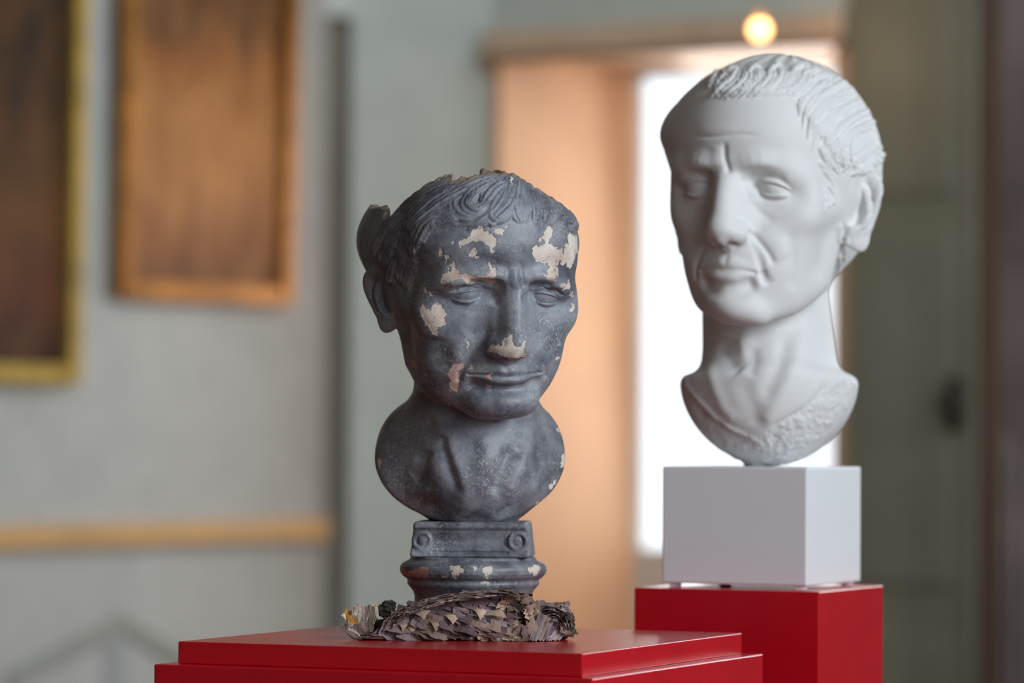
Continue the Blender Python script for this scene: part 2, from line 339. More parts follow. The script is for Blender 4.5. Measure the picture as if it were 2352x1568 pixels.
ped2=empty('pedestal',(cb[0],cb[1],0)); tag(ped2,'narrow red pedestal standing behind, under the white block','pedestal')
yawbox('body',Fb,.1995,.1995,.4203,0,zb,m_red,ped2,.0012)
m_cube=plain('white_painted_block',(.80,.80,.82),.55,None,.01)
Fc=np.array([.2988,3.88]); ca=np.array([math.cos(.4396),-math.sin(.4396)]);cbv=np.array([math.sin(.4396),math.cos(.4396)])
Cc=Fc-ca*.0795+cbv*.0795
blk=empty('plinth_block',(Cc[0],Cc[1],zb)); tag(blk,'white square block on the narrow red pedestal, under the white head','plinth')
yawbox('block_body',Fc,.159,.159,.4396,zb+.0035,CAMZ-.0323,m_cube,blk,.002)
for i,(u,v) in enumerate(((-.93,.07),(-.07,.07),(-.93,.93),(-.07,.93))):
    q=Fc+ca*.159*u+cbv*.159*v; box('foot',(q[0]-.006,q[1]-.006,zb),(q[0]+.006,q[1]+.006,zb+.004),m_cube,blk)
# ---------- SDF toolkit (cm, float32, P: (N,3)) ----------
def v3(*a): return np.array(a,F32)
def ell(P,c,r,R=None):
    q=P-v3(*c)
    if R is not None: q=q@R
    r=v3(*r); k0=np.sqrt(((q/r)**2).sum(-1)); k1=np.sqrt(((q/(r*r))**2).sum(-1))+1e-9
    return k0*(k0-1)/k1
def cap(P,a,b,ra,rb=None):
    rb=ra if rb is None else rb
    a=v3(*a);b=v3(*b);ab=b-a
    h=np.clip(((P-a)@ab)/(ab@ab),0,1)
    return np.sqrt(((P-a-h[:,None]*ab)**2).sum(-1))-(ra+(rb-ra)*h)
def chain(P,pts,rad):
    d=None
    for i in range(len(pts)-1):
        e=cap(P,pts[i],pts[i+1],rad[i],rad[i+1])
        d=e if d is None else np.minimum(d,e)
    return d
def schain(P,pts,rad,m=4):
    p=np.array([list(a)+[r] for a,r in zip(pts,rad)],float); q=np.vstack([2*p[0]-p[1],p,2*p[-1]-p[-2]]); o=[]
    for i in range(1,len(q)-2):
        for t in np.linspace(0,1,m,endpoint=False):
            o.append(.5*((2*q[i])+(-q[i-1]+q[i+1])*t+(2*q[i-1]-5*q[i]+4*q[i+1]-q[i+2])*t*t+(-q[i-1]+3*q[i]-3*q[i+1]+q[i+2])*t**3))
    o.append(p[-1]); o=np.array(o); return chain(P,[tuple(v[:3]) for v in o],[float(v[3]) for v in o])
def su(a,b,k):
    h=np.maximum(k-np.abs(a-b),0)/k
    return np.minimum(a,b)-h*h*k*0.25
def ss(a,b,k):   # subtract b from a
    return -su(-a,b,k)
def si(a,b,k): return -su(-a,-b,k)
def rotm(ax,ay,az):
    ax,ay,az=[math.radians(v) for v in (ax,ay,az)]
    cx,sx=math.cos(ax),math.sin(ax);cy,sy=math.cos(ay),math.sin(ay);cz,sz=math.cos(az),math.sin(az)
    X=np.array([[1,0,0],[0,cx,-sx],[0,sx,cx]]);Y=np.array([[cy,0,sy],[0,1,0],[-sy,0,cy]]);Z=np.array([[cz,-sz,0],[sz,cz,0],[0,0,1]])
    return (Z@Y@X).astype(F32)
def sm01(t):
    t=np.clip(t,0,1); return t*t*(3-2*t)

def ear(P,pr):
    m=(P[:,0]>3.6)&(np.abs(P[:,1]+.6)<5.2)&(np.abs(P[:,2]+1.4)<6.6)
    d=np.full(len(P),3.0,F32)
    if m.any(): d[m]=ear_(P[m],pr)
    return d
def ear_(P,pr):
    """P: one-sided (x>0 = this ear's side). returns distance of the auricle"""
    ex,ey,ez=pr.get('ear_c',(7.15,-.6,-1.4)); sc=pr.get('ear_s',1.0)
    R=rotm(0,0,pr.get('ear_yaw',24))           # flare away from the head
    T=rotm(pr.get('ear_tilt',-10),0,0)
    q=((P-v3(ex,ey,ez))@R@T)/sc                        # local: x out, y fwd, z up
    x,y,z=q[:,0],q[:,1],q[:,2]
    # outline: egg, wide on top
    w=1.55+.22*np.clip(z,-3,3)-.03*z*z
    w=np.maximum(w,.5)
    u=y/w; v=(z-.1)/3.15
    rr=np.sqrt(u*u+v*v)+1e-6
    outl=(rr-1)*np.minimum(w,1.6)                    # <0 inside the outline
    bow=.30*(y/1.7)**2+.10*z*.3
    sheet=np.abs(x-bow)-.20
    plate=si(outl+.1,sheet,.25)
    # helix: a roll on the rim, strongest on top and back
    hd=np.sqrt((outl+.26)**2+(x-bow-.22)**2)-.30
    keep=np.maximum(-(z+2.1), (y-1.0)-.9*np.clip(z-1.2,0,1.5))   # fades at the lobe and the front
    hel=si(hd,keep,.5)
    d=su(plate,hel,.18)
    # antihelix
    ah=chain(q,[(.38,.1,2.1),(.42,-.45,1.2),(.42,-.62,.1),(.38,-.35,-1.1),(.38,.25,-1.55)],[.2,.26,.3,.28,.24])
    d=su(d,ah,.25)
    # lobe
    d=su(d,ell(q,(.08,.3,-2.35),(.30,.85,.95)),.7)
    # tragus
    d=su(d,ell(q,(.25,1.25,-.75),(.34,.34,.55)),.2)
    # concha
    d=ss(d,ell(q,(.45,.45,-.35),(.85,.80,1.05)),.2)
    # root that joins ear to skull
    root=cap(q,(-.6,.5,1.1),(-.6,.6,-1.9),.65,.55)
    d=su(d,root,.5)
    return d*sc

def head_sdf(P,pr):
    g=pr.get
    A=P.copy(); A[:,0]=np.abs(A[:,0])
    x,y,z=A[:,0],A[:,1],A[:,2]
    d=ell(P,(0,g('cr_y',-.8),g('cr_z',3.0)),g('cr',(7.6,9.6,8.7)))
    d=su(d,ell(P,(0,3.6,g('fh_z',4.2)),g('fh',(6.5,6.0,5.4))),1.5)
    d=su(d,ell(P,(0,2.0,-3.2),g('mid',(6.2,6.6,6.6))),2.0)
    d=su(d,ell(P,(0,5.9,-5.9),g('muz',(3.5,3.35,3.3))),1.6)
    zx=g('zyg',0.)
    d=su(d,ell(A,(4.55+zx,4.9,-2.35),(1.9,2.2,1.6),rotm(0,0,-25)),1.9)
    d=su(d,cap(A,(5.0+zx,4.9,-2.0),(6.6,.3,-1.2),.8,.7),1.8)
    jw=g('jaw',0.)
    d=su(d,ell(A,(3.5+jw*.5,4.6,-5.6),g('chk',(2.4,2.9,3.6))),1.8)
    ju=g('jaw_up',0.)
    d=su(d,chain(A,[(1.6,6.9,-10.0+ju*.2),(3.6+jw*.6,4.3,-9.2+ju),(5.1+jw,.8,-7.3+ju),(6.2+jw*.6,-.4,-2.5)],[1.35,1.35,1.35,1.2]),1.5)
    d=su(d,ell(P,(0,3.2,-7.6+ju*.6),(4.6-ju*.5,5.2,2.6-ju*.3)),1.8)
    cz=g('chin_z',0.);cy=g('chin_y',0.)
    d=su(d,ell(P,(0,7.35+cy,-10.0+cz),g('chin',(2.15,1.9,1.65))),1.2)
    # temples
    d=ss(d,ell(A,(8.3+(.5 if 'temple' in pr else 0),4.6,1.6),(1.6,2.6,2.4)),1.2)
    # the features of the face are only worked out near the face
    fm=(P[:,1]>3.2)&(P[:,2]>-13)&(P[:,2]<5)
    if fm.any(): d[fm]=face_sdf(P[fm],A[fm],d[fm],pr,cz)
    return d
def face_sdf(P,A,d,pr,cz):
    g=pr.get
    x,y,z=A[:,0],A[:,1],A[:,2]
    br=g('brow',0.)
    bz=g('brow_z',0.); d=su(d,schain(A,[(-.9,8.5+br,1.35+bz),(.9,8.5+br,1.35+bz),(2.6,8.35+br,1.75+bz),(4.5,6.9+br*.6,1.35+bz)],[.75,.75,.85,.7]),1.0)
    # socket
    d=ss(d,ell(A,(3.05,9.4,.12),(1.85,1.85,1.2),rotm(0,0,-14)),.75)
    d=ss(d,ell(A,(1.75,9.1,.1),(.7,1.0,.8)),.7)
    # outer rim of the orbit
    d=su(d,schain(A,[(4.3,7.0,1.5+g('brow_z',0)),(5.3,5.9,.6),(5.6,5.3,-.8),(5.2,5.2,-2.2)],[.7,.7,.7,.8],3),1.5)
    # nose
    nb=g('nose',(.0,.0))                       # extra projection, hook
    d=su(d,ell(P,(0,8.1,-2.6),(1.6,2.0,3.1)),1.1)
    d=su(d,schain(P,[(0,8.75,1.2),(0,9.35+nb[0]*.4+nb[1],-.6),(0,10.1+nb[0]*.8+nb[1],-2.3),(0,10.6+nb[0],-3.4)],[.6,.74,.88,.95]),.7)
    d=su(d,ell(P,(0,10.65+nb[0],-3.85+g('tip_z',0)),(1.1,.98,.80)),.8)
    d=su(d,ell(A,(1.1,9.85,-4.15),(.75,1.2,.80),rotm(0,0,16)),.7)
    d=su(d,cap(P,(0,10.9+nb[0],-4.5),(0,9.6,-5.0),.36,.5),.5)
    d=ss(d,ell(A,(.62,10.3,-5.02),(.36,.72,.36),rotm(-14,0,14)),.22)
    d=ss(d,schain(A,[(1.3,11.2,-3.5),(2.0,10.15,-3.7),(2.25,9.3,-4.4)],[.12,.18,.15],3),.5)
    # eyeball + lids
    ex,ey,ez=g('eye',(3.15,7.0,0.0)); er=1.24
    e=A-v3(ex,ey,ez)
    re=np.sqrt((e**2).sum(-1))
    d=su(d,re-er,.10)
    xx=e[:,0]/1.55
    op=g('open',1.0)
    zu=.50*op*(1-np.clip(xx+.10,-1.1,1.1)**2)-.04
    zl=-.46*(1-np.clip(xx-.08,-1.1,1.1)**2)-.10
    sk=g('lid',.24)
    up=si(re-(er+sk),(zu-e[:,2])*.9,.05); up=si(up,-(e[:,1]-.1),.2); up=si(up,e[:,2]-1.05,.3)
    lo=si(re-(er+sk*.7),(e[:,2]-zl)*.9,.05); lo=si(lo,-(e[:,1]-.1),.2); lo=si(lo,-e[:,2]-.85,.3)
    d=su(d,np.minimum(up,lo),.06)
    d=ss(d,schain(A,[(ex-1.4,ey+1.1,ez+.30),(ex-.5,ey+1.55,ez+.98),(ex+.5,ey+1.5,ez+.98),(ex+1.45,ey+.9,ez+.40)],[.07,.11,.11,.07],3),.25)
    # lips
    lz=g('lip_z',0.); lf=g('lip',1.0); my=g('muz_y',0.)
    d=su(d,schain(A,[(-.5,9.15+my,-6.38+lz),(0,9.17+my,-6.43+lz),(.5,9.15+my,-6.38+lz),(1.5,8.6+my,-6.62+lz),(2.45,7.75+my,-6.98+lz)],[.40*lf,.38*lf,.40*lf,.33*lf,.18]),.5)
    ll=g('lowlip',1.)*lf; d=su(d,schain(A,[(-1.0,8.75+my,-7.45+lz),(0,8.95+my,-7.5+lz),(1.0,8.75+my,-7.45+lz),(2.2,7.8+my,-7.12+lz)],[.47*ll,.50*ll,.47*ll,.18]),.45)
    d=ss(d,schain(A,[(-.9,9.6+my,-6.92+lz),(0,9.75+my,-6.97+lz),(.9,9.6+my,-6.92+lz),(1.8,9.0+my,-6.98+lz),(2.7,8.2+my,-7.08+lz)],[.12,.12,.12,.13,.09]),.22)
    d=ss(d,cap(P,(0,10.12+my,-5.4),(0,10.05+my,-6.0+lz),.2,.25),.6)
    d=ss(d,schain(A,[(-1.4,9.2,-8.5+cz*.5),(0,9.75,-8.55+cz*.5),(1.4,9.2,-8.5+cz*.5),(2.3,8.3,-8.1+cz*.5)],[.45,.5,.45,.35]),.8)
    # nasolabial
    nl=g('nasolab',.12)
    d=ss(d,schain(A,[(1.95,9.25,-4.3),(2.6,8.75,-5.3),(3.15,8.1,-6.5),(3.3,7.6,-7.6)],[nl,nl*1.2,nl*1.1,nl*.5]),.55)
    return d

def mesh_sdf(fn,lo,hi,h,sub=1,iters=1):
    """mesh the zero set of fn inside a box (only blocks near the surface are sampled), subdivide, snap to the exact surface"""
    lo=np.array(lo,float);hi=np.array(hi,float); B=6
    nb_=np.ceil((hi-lo)/h/B).astype(int); n=nb_*B
    g=np.stack(np.meshgrid(*[np.arange(k) for k in nb_],indexing='ij'),-1).reshape(-1,3)
    cen=(lo+(g+.5)*B*h-.5*h).astype(F32); d=chunked(fn,cen)
    near=np.abs(d)<B*h*1.25+.25
    arr=np.full(n,3*h,F32)
    A6=arr.reshape(nb_[0],B,nb_[1],B,nb_[2],B).transpose(0,2,4,1,3,5).reshape(-1,B*B*B).copy()
    A6[:]=np.where(d<0,-3*h,3*h)[:,None]
    off=np.stack(np.meshgrid(*[np.arange(B)]*3,indexing='ij'),-1).reshape(-1,3)
    ii=np.nonzero(near)[0]
    for k in range(0,len(ii),2000):
        q=ii[k:k+2000]; P=(lo+(g[q][:,None,:]*B+off[None])*h).reshape(-1,3).astype(F32)
        A6[q]=fn(P).reshape(len(q),-1)
    arr=A6.reshape(nb_[0],nb_[1],nb_[2],B,B,B).transpose(0,3,1,4,2,5).reshape(n)
    arr=np.ascontiguousarray(np.clip(arr,-3*h,3*h),F32)
    grid=openvdb.FloatGrid(float(3*h)); grid.copyFromArray(arr)
    pts,quads=grid.convertToQuads(0.0)
    V=(pts*h+lo).astype(F32); V,_n=snap(fn,V,h)
    me=bpy.data.meshes.new('t'); me.from_pydata(V.tolist(),[],quads.tolist())
    if sub:
        o=bpy.data.objects.new('t',me); bpy.context.scene.collection.objects.link(o)
        md=o.modifiers.new('s','SUBSURF'); md.subdivision_type='CATMULL_CLARK'; md.levels=sub
        dg=bpy.context.evaluated_depsgraph_get()
        me2=bpy.data.meshes.new_from_object(o.evaluated_get(dg)); bpy.data.objects.remove(o); me=me2
    N=len(me.vertices); V=np.empty(N*3,F32); me.vertices.foreach_get('co',V); V=V.reshape(-1,3)
    for _ in range(iters): V,_n=snap(fn,V,h)
    me.vertices.foreach_set('co',V.ravel()); me.update()
    return me,V
def chunked(fn,V,c=300000):
    return np.concatenate([fn(V[i:i+c]) for i in range(0,len(V),c)])
def snap(fn,V,h):
    e=F32(.03)
    d=chunked(fn,V)
    G=np.empty_like(V)
    for a in range(3):
        Q=V.copy();Q[:,a]+=e; G[:,a]=(chunked(fn,Q)-d)/e
    g2=(G**2).sum(-1)
    st=np.clip(d/np.maximum(g2,.25),-h,h)
    V=V-st[:,None]*G
    return V,G/np.sqrt(g2+1e-9)[:,None]
# ================= noise, strokes, decals on vertex arrays =================
def vnoise(P,seed=0):
    P=P.astype(np.float64); I=np.floor(P).astype(np.int64); f=P-I; f=f*f*(3-2*f); r=0
    def h(a,b,c):
        n=(a*73856093)^(b*19349663)^(c*83492791)^(seed*2654435761+97)
        n=(n^(n>>13))*1274126177; n=(n^(n>>16))&0xffffff; return n/float(0xffffff)
    for dx in (0,1):
        for dy in (0,1):
            for dz in (0,1):
                w=(f[:,0] if dx else 1-f[:,0])*(f[:,1] if dy else 1-f[:,1])*(f[:,2] if dz else 1-f[:,2])
                r=r+w*h(I[:,0]+dx,I[:,1]+dy,I[:,2]+dz)
    return (r*2-1).astype(F32)
def fbm(P,oct=4,seed=0):
    s=0;a=1.;t=0
    for k in range(oct): s=s+a*vnoise(P*(2.**k)+k*17.3,seed+k); t+=a; a*=.5
    return s/t
def normals(me):
    n=np.empty(len(me.vertices)*3,F32); me.vertex_normals.foreach_get('vector',n); return n.reshape(-1,3)
def catmull(pts,n=6):
    p=np.array(pts,float)
    if len(p)<3: return np.array([p[0]+(p[-1]-p[0])*t for t in np.linspace(0,1,n)])
    q=np.vstack([2*p[0]-p[1],p,2*p[-1]-p[-2]]); o=[]
    for i in range(1,len(q)-2):
        for t in np.linspace(0,1,n,endpoint=False):
            o.append(.5*((2*q[i])+(-q[i-1]+q[i+1])*t+(2*q[i-1]-5*q[i]+4*q[i+1]-q[i+2])*t*t+(-q[i-1]+3*q[i]-3*q[i+1]+q[i+2])*t**3))
    o.append(p[-1]); return np.array(o)
class Sculpt:
    """vertices V in cm in the bust frame; O = frame origin in the world (m)"""
    def __init__(s,me,V,O): s.me=me; s.V=V.astype(F32); s.O=np.array(O); s.update()
    def update(s):
        s.me.vertices.foreach_set('co',s.V.ravel()); s.me.update(); s.N=normals(s.me)
        Wd=s.V/100+s.O; s.px=to_px(Wd); s.dep=(Wd-CAM)@FWD
        s.vis=((s.N*((CAM-Wd)/np.linalg.norm(CAM-Wd,axis=1,keepdims=True))).sum(1)>.02)
        s.buf={}
        ii=np.nonzero(s.vis)[0]; k=(s.px[ii]//6).astype(int); key=k[:,0]*4096+k[:,1]; o=np.lexsort((s.dep[ii],key)); ii=ii[o]; key=key[o]
        u,f=np.unique(key,return_index=True); s.buf=dict(zip(u.tolist(),ii[f].tolist()))
    def lift(s,p):
        b=None
        for r in range(0,8):
            best=None
            kx,ky=int(p[0]//6),int(p[1]//6)
            for i in range(-r,r+1):
                for j in range(-r,r+1):
                    if max(abs(i),abs(j))!=r: continue
                    v=s.buf.get((kx+i)*4096+ky+j)
                    if v is not None and (best is None or s.dep[v]<s.dep[best]): best=v
            if best is not None: b=best;break
        if b is None: return None
        # point along the pixel ray at that vertex' depth
        D=(s.V[b]/100+s.O)[1]; return (at(p[0],p[1],D)-s.O)*100
    def lift_line(s,pts,n=6):
        q=[s.lift(p) for p in catmull(pts,n)]; return np.array([a for a in q if a is not None],F32)
    def near(s,L,r):
        lo=L.min(0)-r;hi=L.max(0)+r
        return np.nonzero(((s.V>lo)&(s.V<hi)).all(1))[0]
    def dist(s,idx,L):
        V=s.V[idx]; bd=np.full(len(idx),1e9,F32); bt=np.zeros(len(idx),F32); bs=np.zeros(len(idx),F32)
        n=len(L)-1
        for i in range(n):
            a=L[i];ab=L[i+1]-a; h=np.clip(((V-a)@ab)/(ab@ab+1e-9),0,1); w=V-a-h[:,None]*ab
            d=np.sqrt((w*w).sum(1)); m=d<bd
            bd[m]=d[m]; bt[m]=(i+h[m])/n
            sd=(np.cross(ab,w)*s.N[idx]).sum(1); bs[m]=np.sign(sd[m])*d[m]
        return bd,bt,bs
    def stroke(s,pts,w,hgt,lift=True,sharp=1.0):
        """raise (hgt>0) or groove (hgt<0) along a line, gaussian width w cm"""
        L=s.lift_line(pts) if lift else np.array(pts,F32)
        if len(L)<2: return
        idx=s.near(L,w*3); d,t,_=s.dist(idx,L)
        e=np.exp(-(d/w)**2*(sharp))*np.minimum(1,np.minimum(t,1-t)*6+.0)
        s.V[idx]+=s.N[idx]*(hgt*e)[:,None]
    def dab(s,p,r,hgt,lift=True):
        c=s.lift(p) if lift else np.array(p,F32)
        if c is None: return
        idx=s.near(np.array([c]),r*2.5); d=np.sqrt(((s.V[idx]-c)**2).sum(1)); s.V[idx]+=s.N[idx]*(hgt*np.exp(-(d/r)**2))[:,None]
    def locks(s,specs,base_h,strand=.55,seed=3):
        """specs: (px polyline, half width cm, height cm); overlapping raised locks with strands"""
        H_=np.zeros(len(s.V),F32)
        for k,(pts,w,h) in enumerate(specs):
            L=s.lift_line(pts,7)
            if len(L)<2: continue
            idx=s.near(L,w*1.3); d,t,sd=s.dist(idx,L)
            ww=w*np.clip(np.minimum(t*5+.45,(1-t)*2.6+.12),0,1)
            u=np.clip(d/ww,0,1)
            prof=np.sqrt(np.clip(1-u**2,0,1))
            st=.5+.5*np.cos(sd/ww*math.pi*3+ .9*k+1.2*np.sin(t*5+k))
            hh=h*prof*(1-strand*st*(.5+.5*u))
            hh=hh*np.minimum(1,t*3+.5)*np.clip((1-t)*3.2+.15,0,1)
            H_[idx]=np.maximum(H_[idx],hh*(prof>0))
        s.V+=s.N*H_[:,None]; return H_
def pip_sd(P,poly):
    """signed distance (px) to a polygon, negative inside"""
    poly=np.array(poly,float); d=np.full(len(P),1e9); ins=np.zeros(len(P),bool); n=len(poly)
    for i in range(n):
        a=poly[i];b=poly[(i+1)%n];e=b-a;w=P-a; h=np.clip((w@e)/(e@e+1e-9),0,1); q=w-h[:,None]*e
        d=np.minimum(d,(q*q).sum(1))
        c=((a[1]>P[:,1])!=(b[1]>P[:,1])); c&=P[:,0]<(b[0]-a[0])*(P[:,1]-a[1])/(b[1]-a[1]+1e-12)+a[0]; ins^=c
    d=np.sqrt(d); d[ins]*=-1; return d
class Pose:
    def __init__(s,R,S,t,O): s.R=np.array(R,F32); s.S=np.array(S,F32); s.t=np.array(t)+[0,0,CAMZ]; s.O=np.array(O); s.tb=((s.t-s.O)*100).astype(F32)
    def loc(s,P): return ((P-s.tb)@s.R)/s.S
    def inv(s,q): return (np.asarray(q,F32)*s.S)@s.R.T+s.tb
def warp_field(pose,lms,sig):
    """smooth warp that brings head landmarks (local cm) to where the photograph shows them"""
    L=np.array([l[0] for l in lms],F32); X=pose.inv(L); Wd=X/100+pose.O; pr=to_px(Wd); dep=(Wd-CAM)@FWD
    T=np.array([l[1] for l in lms],float); d=(T-pr)
    D=(d[:,0:1]*RGT-d[:,1:2]*UPV)/FPX*dep[:,None]*100
    K=np.exp(-((X[:,None]-X[None])**2).sum(-1)/(2*sig*sig)); C=np.linalg.solve(K+np.eye(len(L))*.06,D)
    def f(V):
        o=V.copy()
        for i in range(len(L)):
            r2=((V-X[i])**2).sum(1); o+=(np.exp(-r2/(2*sig*sig))[:,None]*C[i]).astype(F32)
        return o
    print('warp',[tuple(v) for v in np.round(T-pr).astype(int)]); print('warp px',np.abs(d).max(),'coef',np.abs(C).max()); return f
HL_Y=[-11,-6,-3.5,-1.5,1.2,2.0,2.8,4.0,5.5,7.0,8.2,10]
def hair_mask(q,zf,off=0.):
    HL_Z=[-8.5,-8.0,-6.0,-1.5,-1.0,-.6,.8,2.6,4.4,zf-.4,zf,zf]
    zl=np.interp(q[:,1],HL_Y,HL_Z)+off
    return (q[:,2]-zl)
def attr(me,name,val):
    a=me.attributes.new(name,'FLOAT','POINT'); a.data.foreach_set('value',val.astype(F32))
# ================= white head =================
def build_white():
    O=np.array([Cc[0],Cc[1],CAMZ-.0323])
    pose=Pose([[-.9009,-.4339,.0067],[.4339,-.9007,.0209],[-.003,.0217,.9998]],(1.2148,1.2193,1.2204),(.2644,3.96,.2487),O)
    pr=dict(cr=(8.3,10.9,8.8),cr_y=-1.8,temple=0,brow=.15,zyg=-.3,jaw=-.45,nose=(.15,.05),chk=(2.1,2.7,3.5),nasolab=.1,open=1.0,lip=.85,fh=(6.3,6.0,5.6),fh_z=4.4,
            ear_c=(7.8,-.6,-1.2),ear_s=1.12,ear_yaw=48,ear_tilt=-12)
    def W(px,py,dy=0.): return tuple((at(px,py,3.98+dy)-O)*100)
    nk=[W(1752,600,.03),W(1765,800,.015),W(1768,900,.0)]
    el=W(1766,872,.0); el2=W(1768,850,.01)
    stub=W(1738,1040,0)
    def fn(P):
        q=pose.loc(P); d=head_sdf(q,pr)*F32(1.2)
        A=q.copy();A[:,0]=np.abs(A[:,0])
        hm=hair_mask(q,7.0); d=d-.22*sm01(hm/1.6+.3)
        d=su(d,ell(q,(0,-5.0,-2.0),(6.3,7.0,5.5))*1.2,2.4)
        n=chain(P,nk,[6.4,6.9,7.4])
        d=su(d,n,2.2)
        d=su(d,ear(A,pr)*1.2,.35)
        # collar and rounded underside
        b=ell(P,el,(9.25,7.6,8.35))
        b=si(b,P[:,2]-(el[2]+1.4-.10*np.abs(P[:,0]-el[0])),1.2)
        d=su(d,b,1.6)
        d=su(d,cap(P,(stub[0],stub[1],-.0),(stub[0],stub[1],2.),1.3,2.0),.6)
        d=np.maximum(d,-(P[:,2]-.0))
        # throat: larynx and the two neck straps
        return d
    lo,hi=(-14,-18.5,-.3),(14,18,45)
    me,V=mesh_sdf(fn,lo,hi,.2,1)
    s=Sculpt(me,V,O)
    lms=[((3.15,8.2,-.05),(1597,433)),((-3.15,8.2,-.05),(1770,434)),((0,9.3,.3),(1664,408)),((0,11.9,-4.1),(1645,537)),((-1.8,9.9,-4.4),(1715,541)),
         ((0,9.5,-6.95),(1664,620)),((-2.65,8.1,-7.08),(1732,627)),((2.65,8.1,-7.08),(1612,621)),((0,9.25,-10.),(1660,705)),((0,7.4,-11.7),(1712,748)),
         ((-7.6,-1.2,1.7),(1982,402)),((-7.3,.2,-4.4),(1938,560)),((6.3,5.2,.9),(1545,388)),((6.6,3.6,4.6),(1533,305))]
    s.V=warp_field(pose,lms,3.2)(s.V); s.update()
    z=lambda *a:[(x/2.6133+1480,y/2.6133+80) for x,y in a]
    # brows, folds, wrinkles
    s.stroke(z((482,640),(480,720),(495,780),(512,840)),.30,-.26)
    s.stroke(z((430,660),(425,800)),.6,.10);
    s.stroke(z((610,850),(680,815),(780,815),(860,870)),.5,-.14); s.stroke(z((590,850),(610,930),(640,980)),.4,-.18)
    s.stroke(z((280,605),(400,612),(560,598),(700,600)),.22,-.12); s.stroke(z((300,570),(420,560),(560,560)),.5,.05)
    s.stroke(z((620,1165),(690,1240),(750,1320),(785,1390)),.34,-.24); s.stroke(z((700,1150),(790,1250),(850,1350)),1.0,.16)
    s.stroke(z((700,1415),(728,1455),(760,1505)),.5,-.24)
    s.stroke(z((870,1150),(890,1280),(900,1420),(880,1540)),.7,-.16)
    s.stroke(z((620,985),(690,1060),(790,1130)),.4,-.10)
    
    s.update()
    # hair locks
    L=[]
    zz=lambda p:[(x/1.714+1388,y/1.714+139) for x,y in p]
    fringe=[[(520,30),(503,72),(455,112),(408,152)],[(562,30),(552,76),(503,120),(452,152)],[(605,30),(602,72),(553,116),(503,152)],[(650,30),(645,72),(602,116),(556,148)],[(692,25),(692,67),(650,111),(600,143)],[(740,30),(738,72),(700,112),(648,142)],[(782,42),(772,84),(733,117),(690,138)],[(815,50),(790,95),(755,125),(722,140)],[(445,38),(432,70),(405,112)],[(484,20),(472,55),(432,98)]]
    for k,p in enumerate(fringe):
        L.append((zz(p),.50,.52)); L.append((zz([(x+20,y+5) for x,y in p]),.30,.40+.1*(k%2)))
    for p in [[(480,62),(500,32),(545,15)],[(560,60),(590,27),(632,18)],[(640,62),(668,24),(705,12)],[(730,62),(758,24),(800,10)],[(700,104),(722,62),(765,46)],[(770,75),(800,45),(860,35)],[(800,92),(842,62),(905,58)]]: L.append((zz(p),.42,.50))
    side=[[(900,60),(830,110),(780,165),(765,235)],[(950,80),(860,130),(800,190),(778,280)],[(990,110),(890,160),(820,230),(795,320)],[(1020,150),(920,200),(850,270),(815,355)],[(1050,190),(950,240),(880,310),(840,385)],
      [(1075,235),(985,280),(910,345),(868,410)],[(1090,280),(1010,320),(940,375),(895,430)],[(1100,320),(1040,350),(975,400),(925,450)],[(1108,360),(1060,390),(1010,430),(965,455)],
      [(905,235),(880,300),(890,370),(915,432)],[(945,250),(925,320),(935,390),(955,442)],[(985,270),(965,340),(975,400),(992,432)],[(1010,300),(1008,360),(1032,410),(1052,442)],[(852,330),(872,390),(912,440)]]
    for k,p in enumerate(side):
        L.append((zz(p),.50,.44+.10*(k%3))); L.append((zz([(x+17,y+9) for x,y in p]),.28,.52-.08*(k%2)))
    for k,p in enumerate([[(845,398),(880,430),(918,472)],[(860,425),(890,462),(912,522)],[(882,482),(907,532),(892,590)],[(868,500),(882,560),(866,602)]]): L.append((zz(p),.36,.30))
    for k,p in enumerate([[(1112,380),(1106,450),(1086,520)],[(1096,430),(1082,520),(1050,602)],[(1076,540),(1042,620),(1002,682)],[(930,640),(925,690),(945,740)],[(960,700),(945,760),(955,820)],[(930,760),(930,820),(915,870)]]): L.append((zz(p),.42,.30))
    for k in range(10):
        a=k/9; L.append((zz([(905+30*a,10+44*a*2),(1000+40*a,60+70*a),(1065+38*a,120+110*a),(1098+14*a,200+150*a)]),.5,.26))
    h=s.locks(L,0); s.update()
    q=pose.loc(s.V); hm=hair_mask(q,7.2)
    az=np.arctan2(q[:,0],q[:,1]+4); back=sm01((hm-.6)/1.2)*sm01((2-h*12))
    s.V+=s.N*(back*.09*np.sin(az*34+3*fbm(q*.35,2,5)+q[:,2]*.35))[:,None]*(sm01((6.5-q[:,1])/3))[:,None]
    # broken underside: rim ridge and rough stone
    c3=lambda *a:[(x/2.8+1500,y/2.8+560) for x,y in a]
    rim=c3((175,790),(225,930),(330,1040),(440,1150),(560,1225),(640,1262),(720,1310))
    s.stroke(rim,.35,.26)
    s.stroke(c3((250,1040),(360,1140),(520,1240),(680,1290)),.6,-.42)
    s.stroke(c3((330,480),(420,560),(560,640),(590,760)),.5,.1)
    s.dab(c3((590,620))[0],1.0,.42); s.stroke(c3((420,640),(500,760),(560,830)),.8,-.22); s.stroke(c3((640,660),(650,760),(620,860)),.6,-.15)
    s.stroke(c3((1010,430),(950,640),(880,860),(760,1080),(700,1180)),.9,.26); s.stroke(c3((860,560),(800,800),(700,1020)),.8,-.2)
    s.stroke(c3((350,700),(380,880),(450,1060),(560,1160)),.8,.2); s.stroke(c3((560,860),(640,1050),(680,1180)),1.0,-.16)
    s.stroke(c3((1130,880),(1060,980),(960,1070),(820,1150),(740,1190)),.35,-.2)
    poly=c3((1170,840),(1330,820),(1330,960),(1200,1150),(1000,1330),(760,1430),(560,1400),(380,1260),(250,1060),(300,1060),(520,1225),(700,1300),(720,1200),(900,1100),(1060,985))
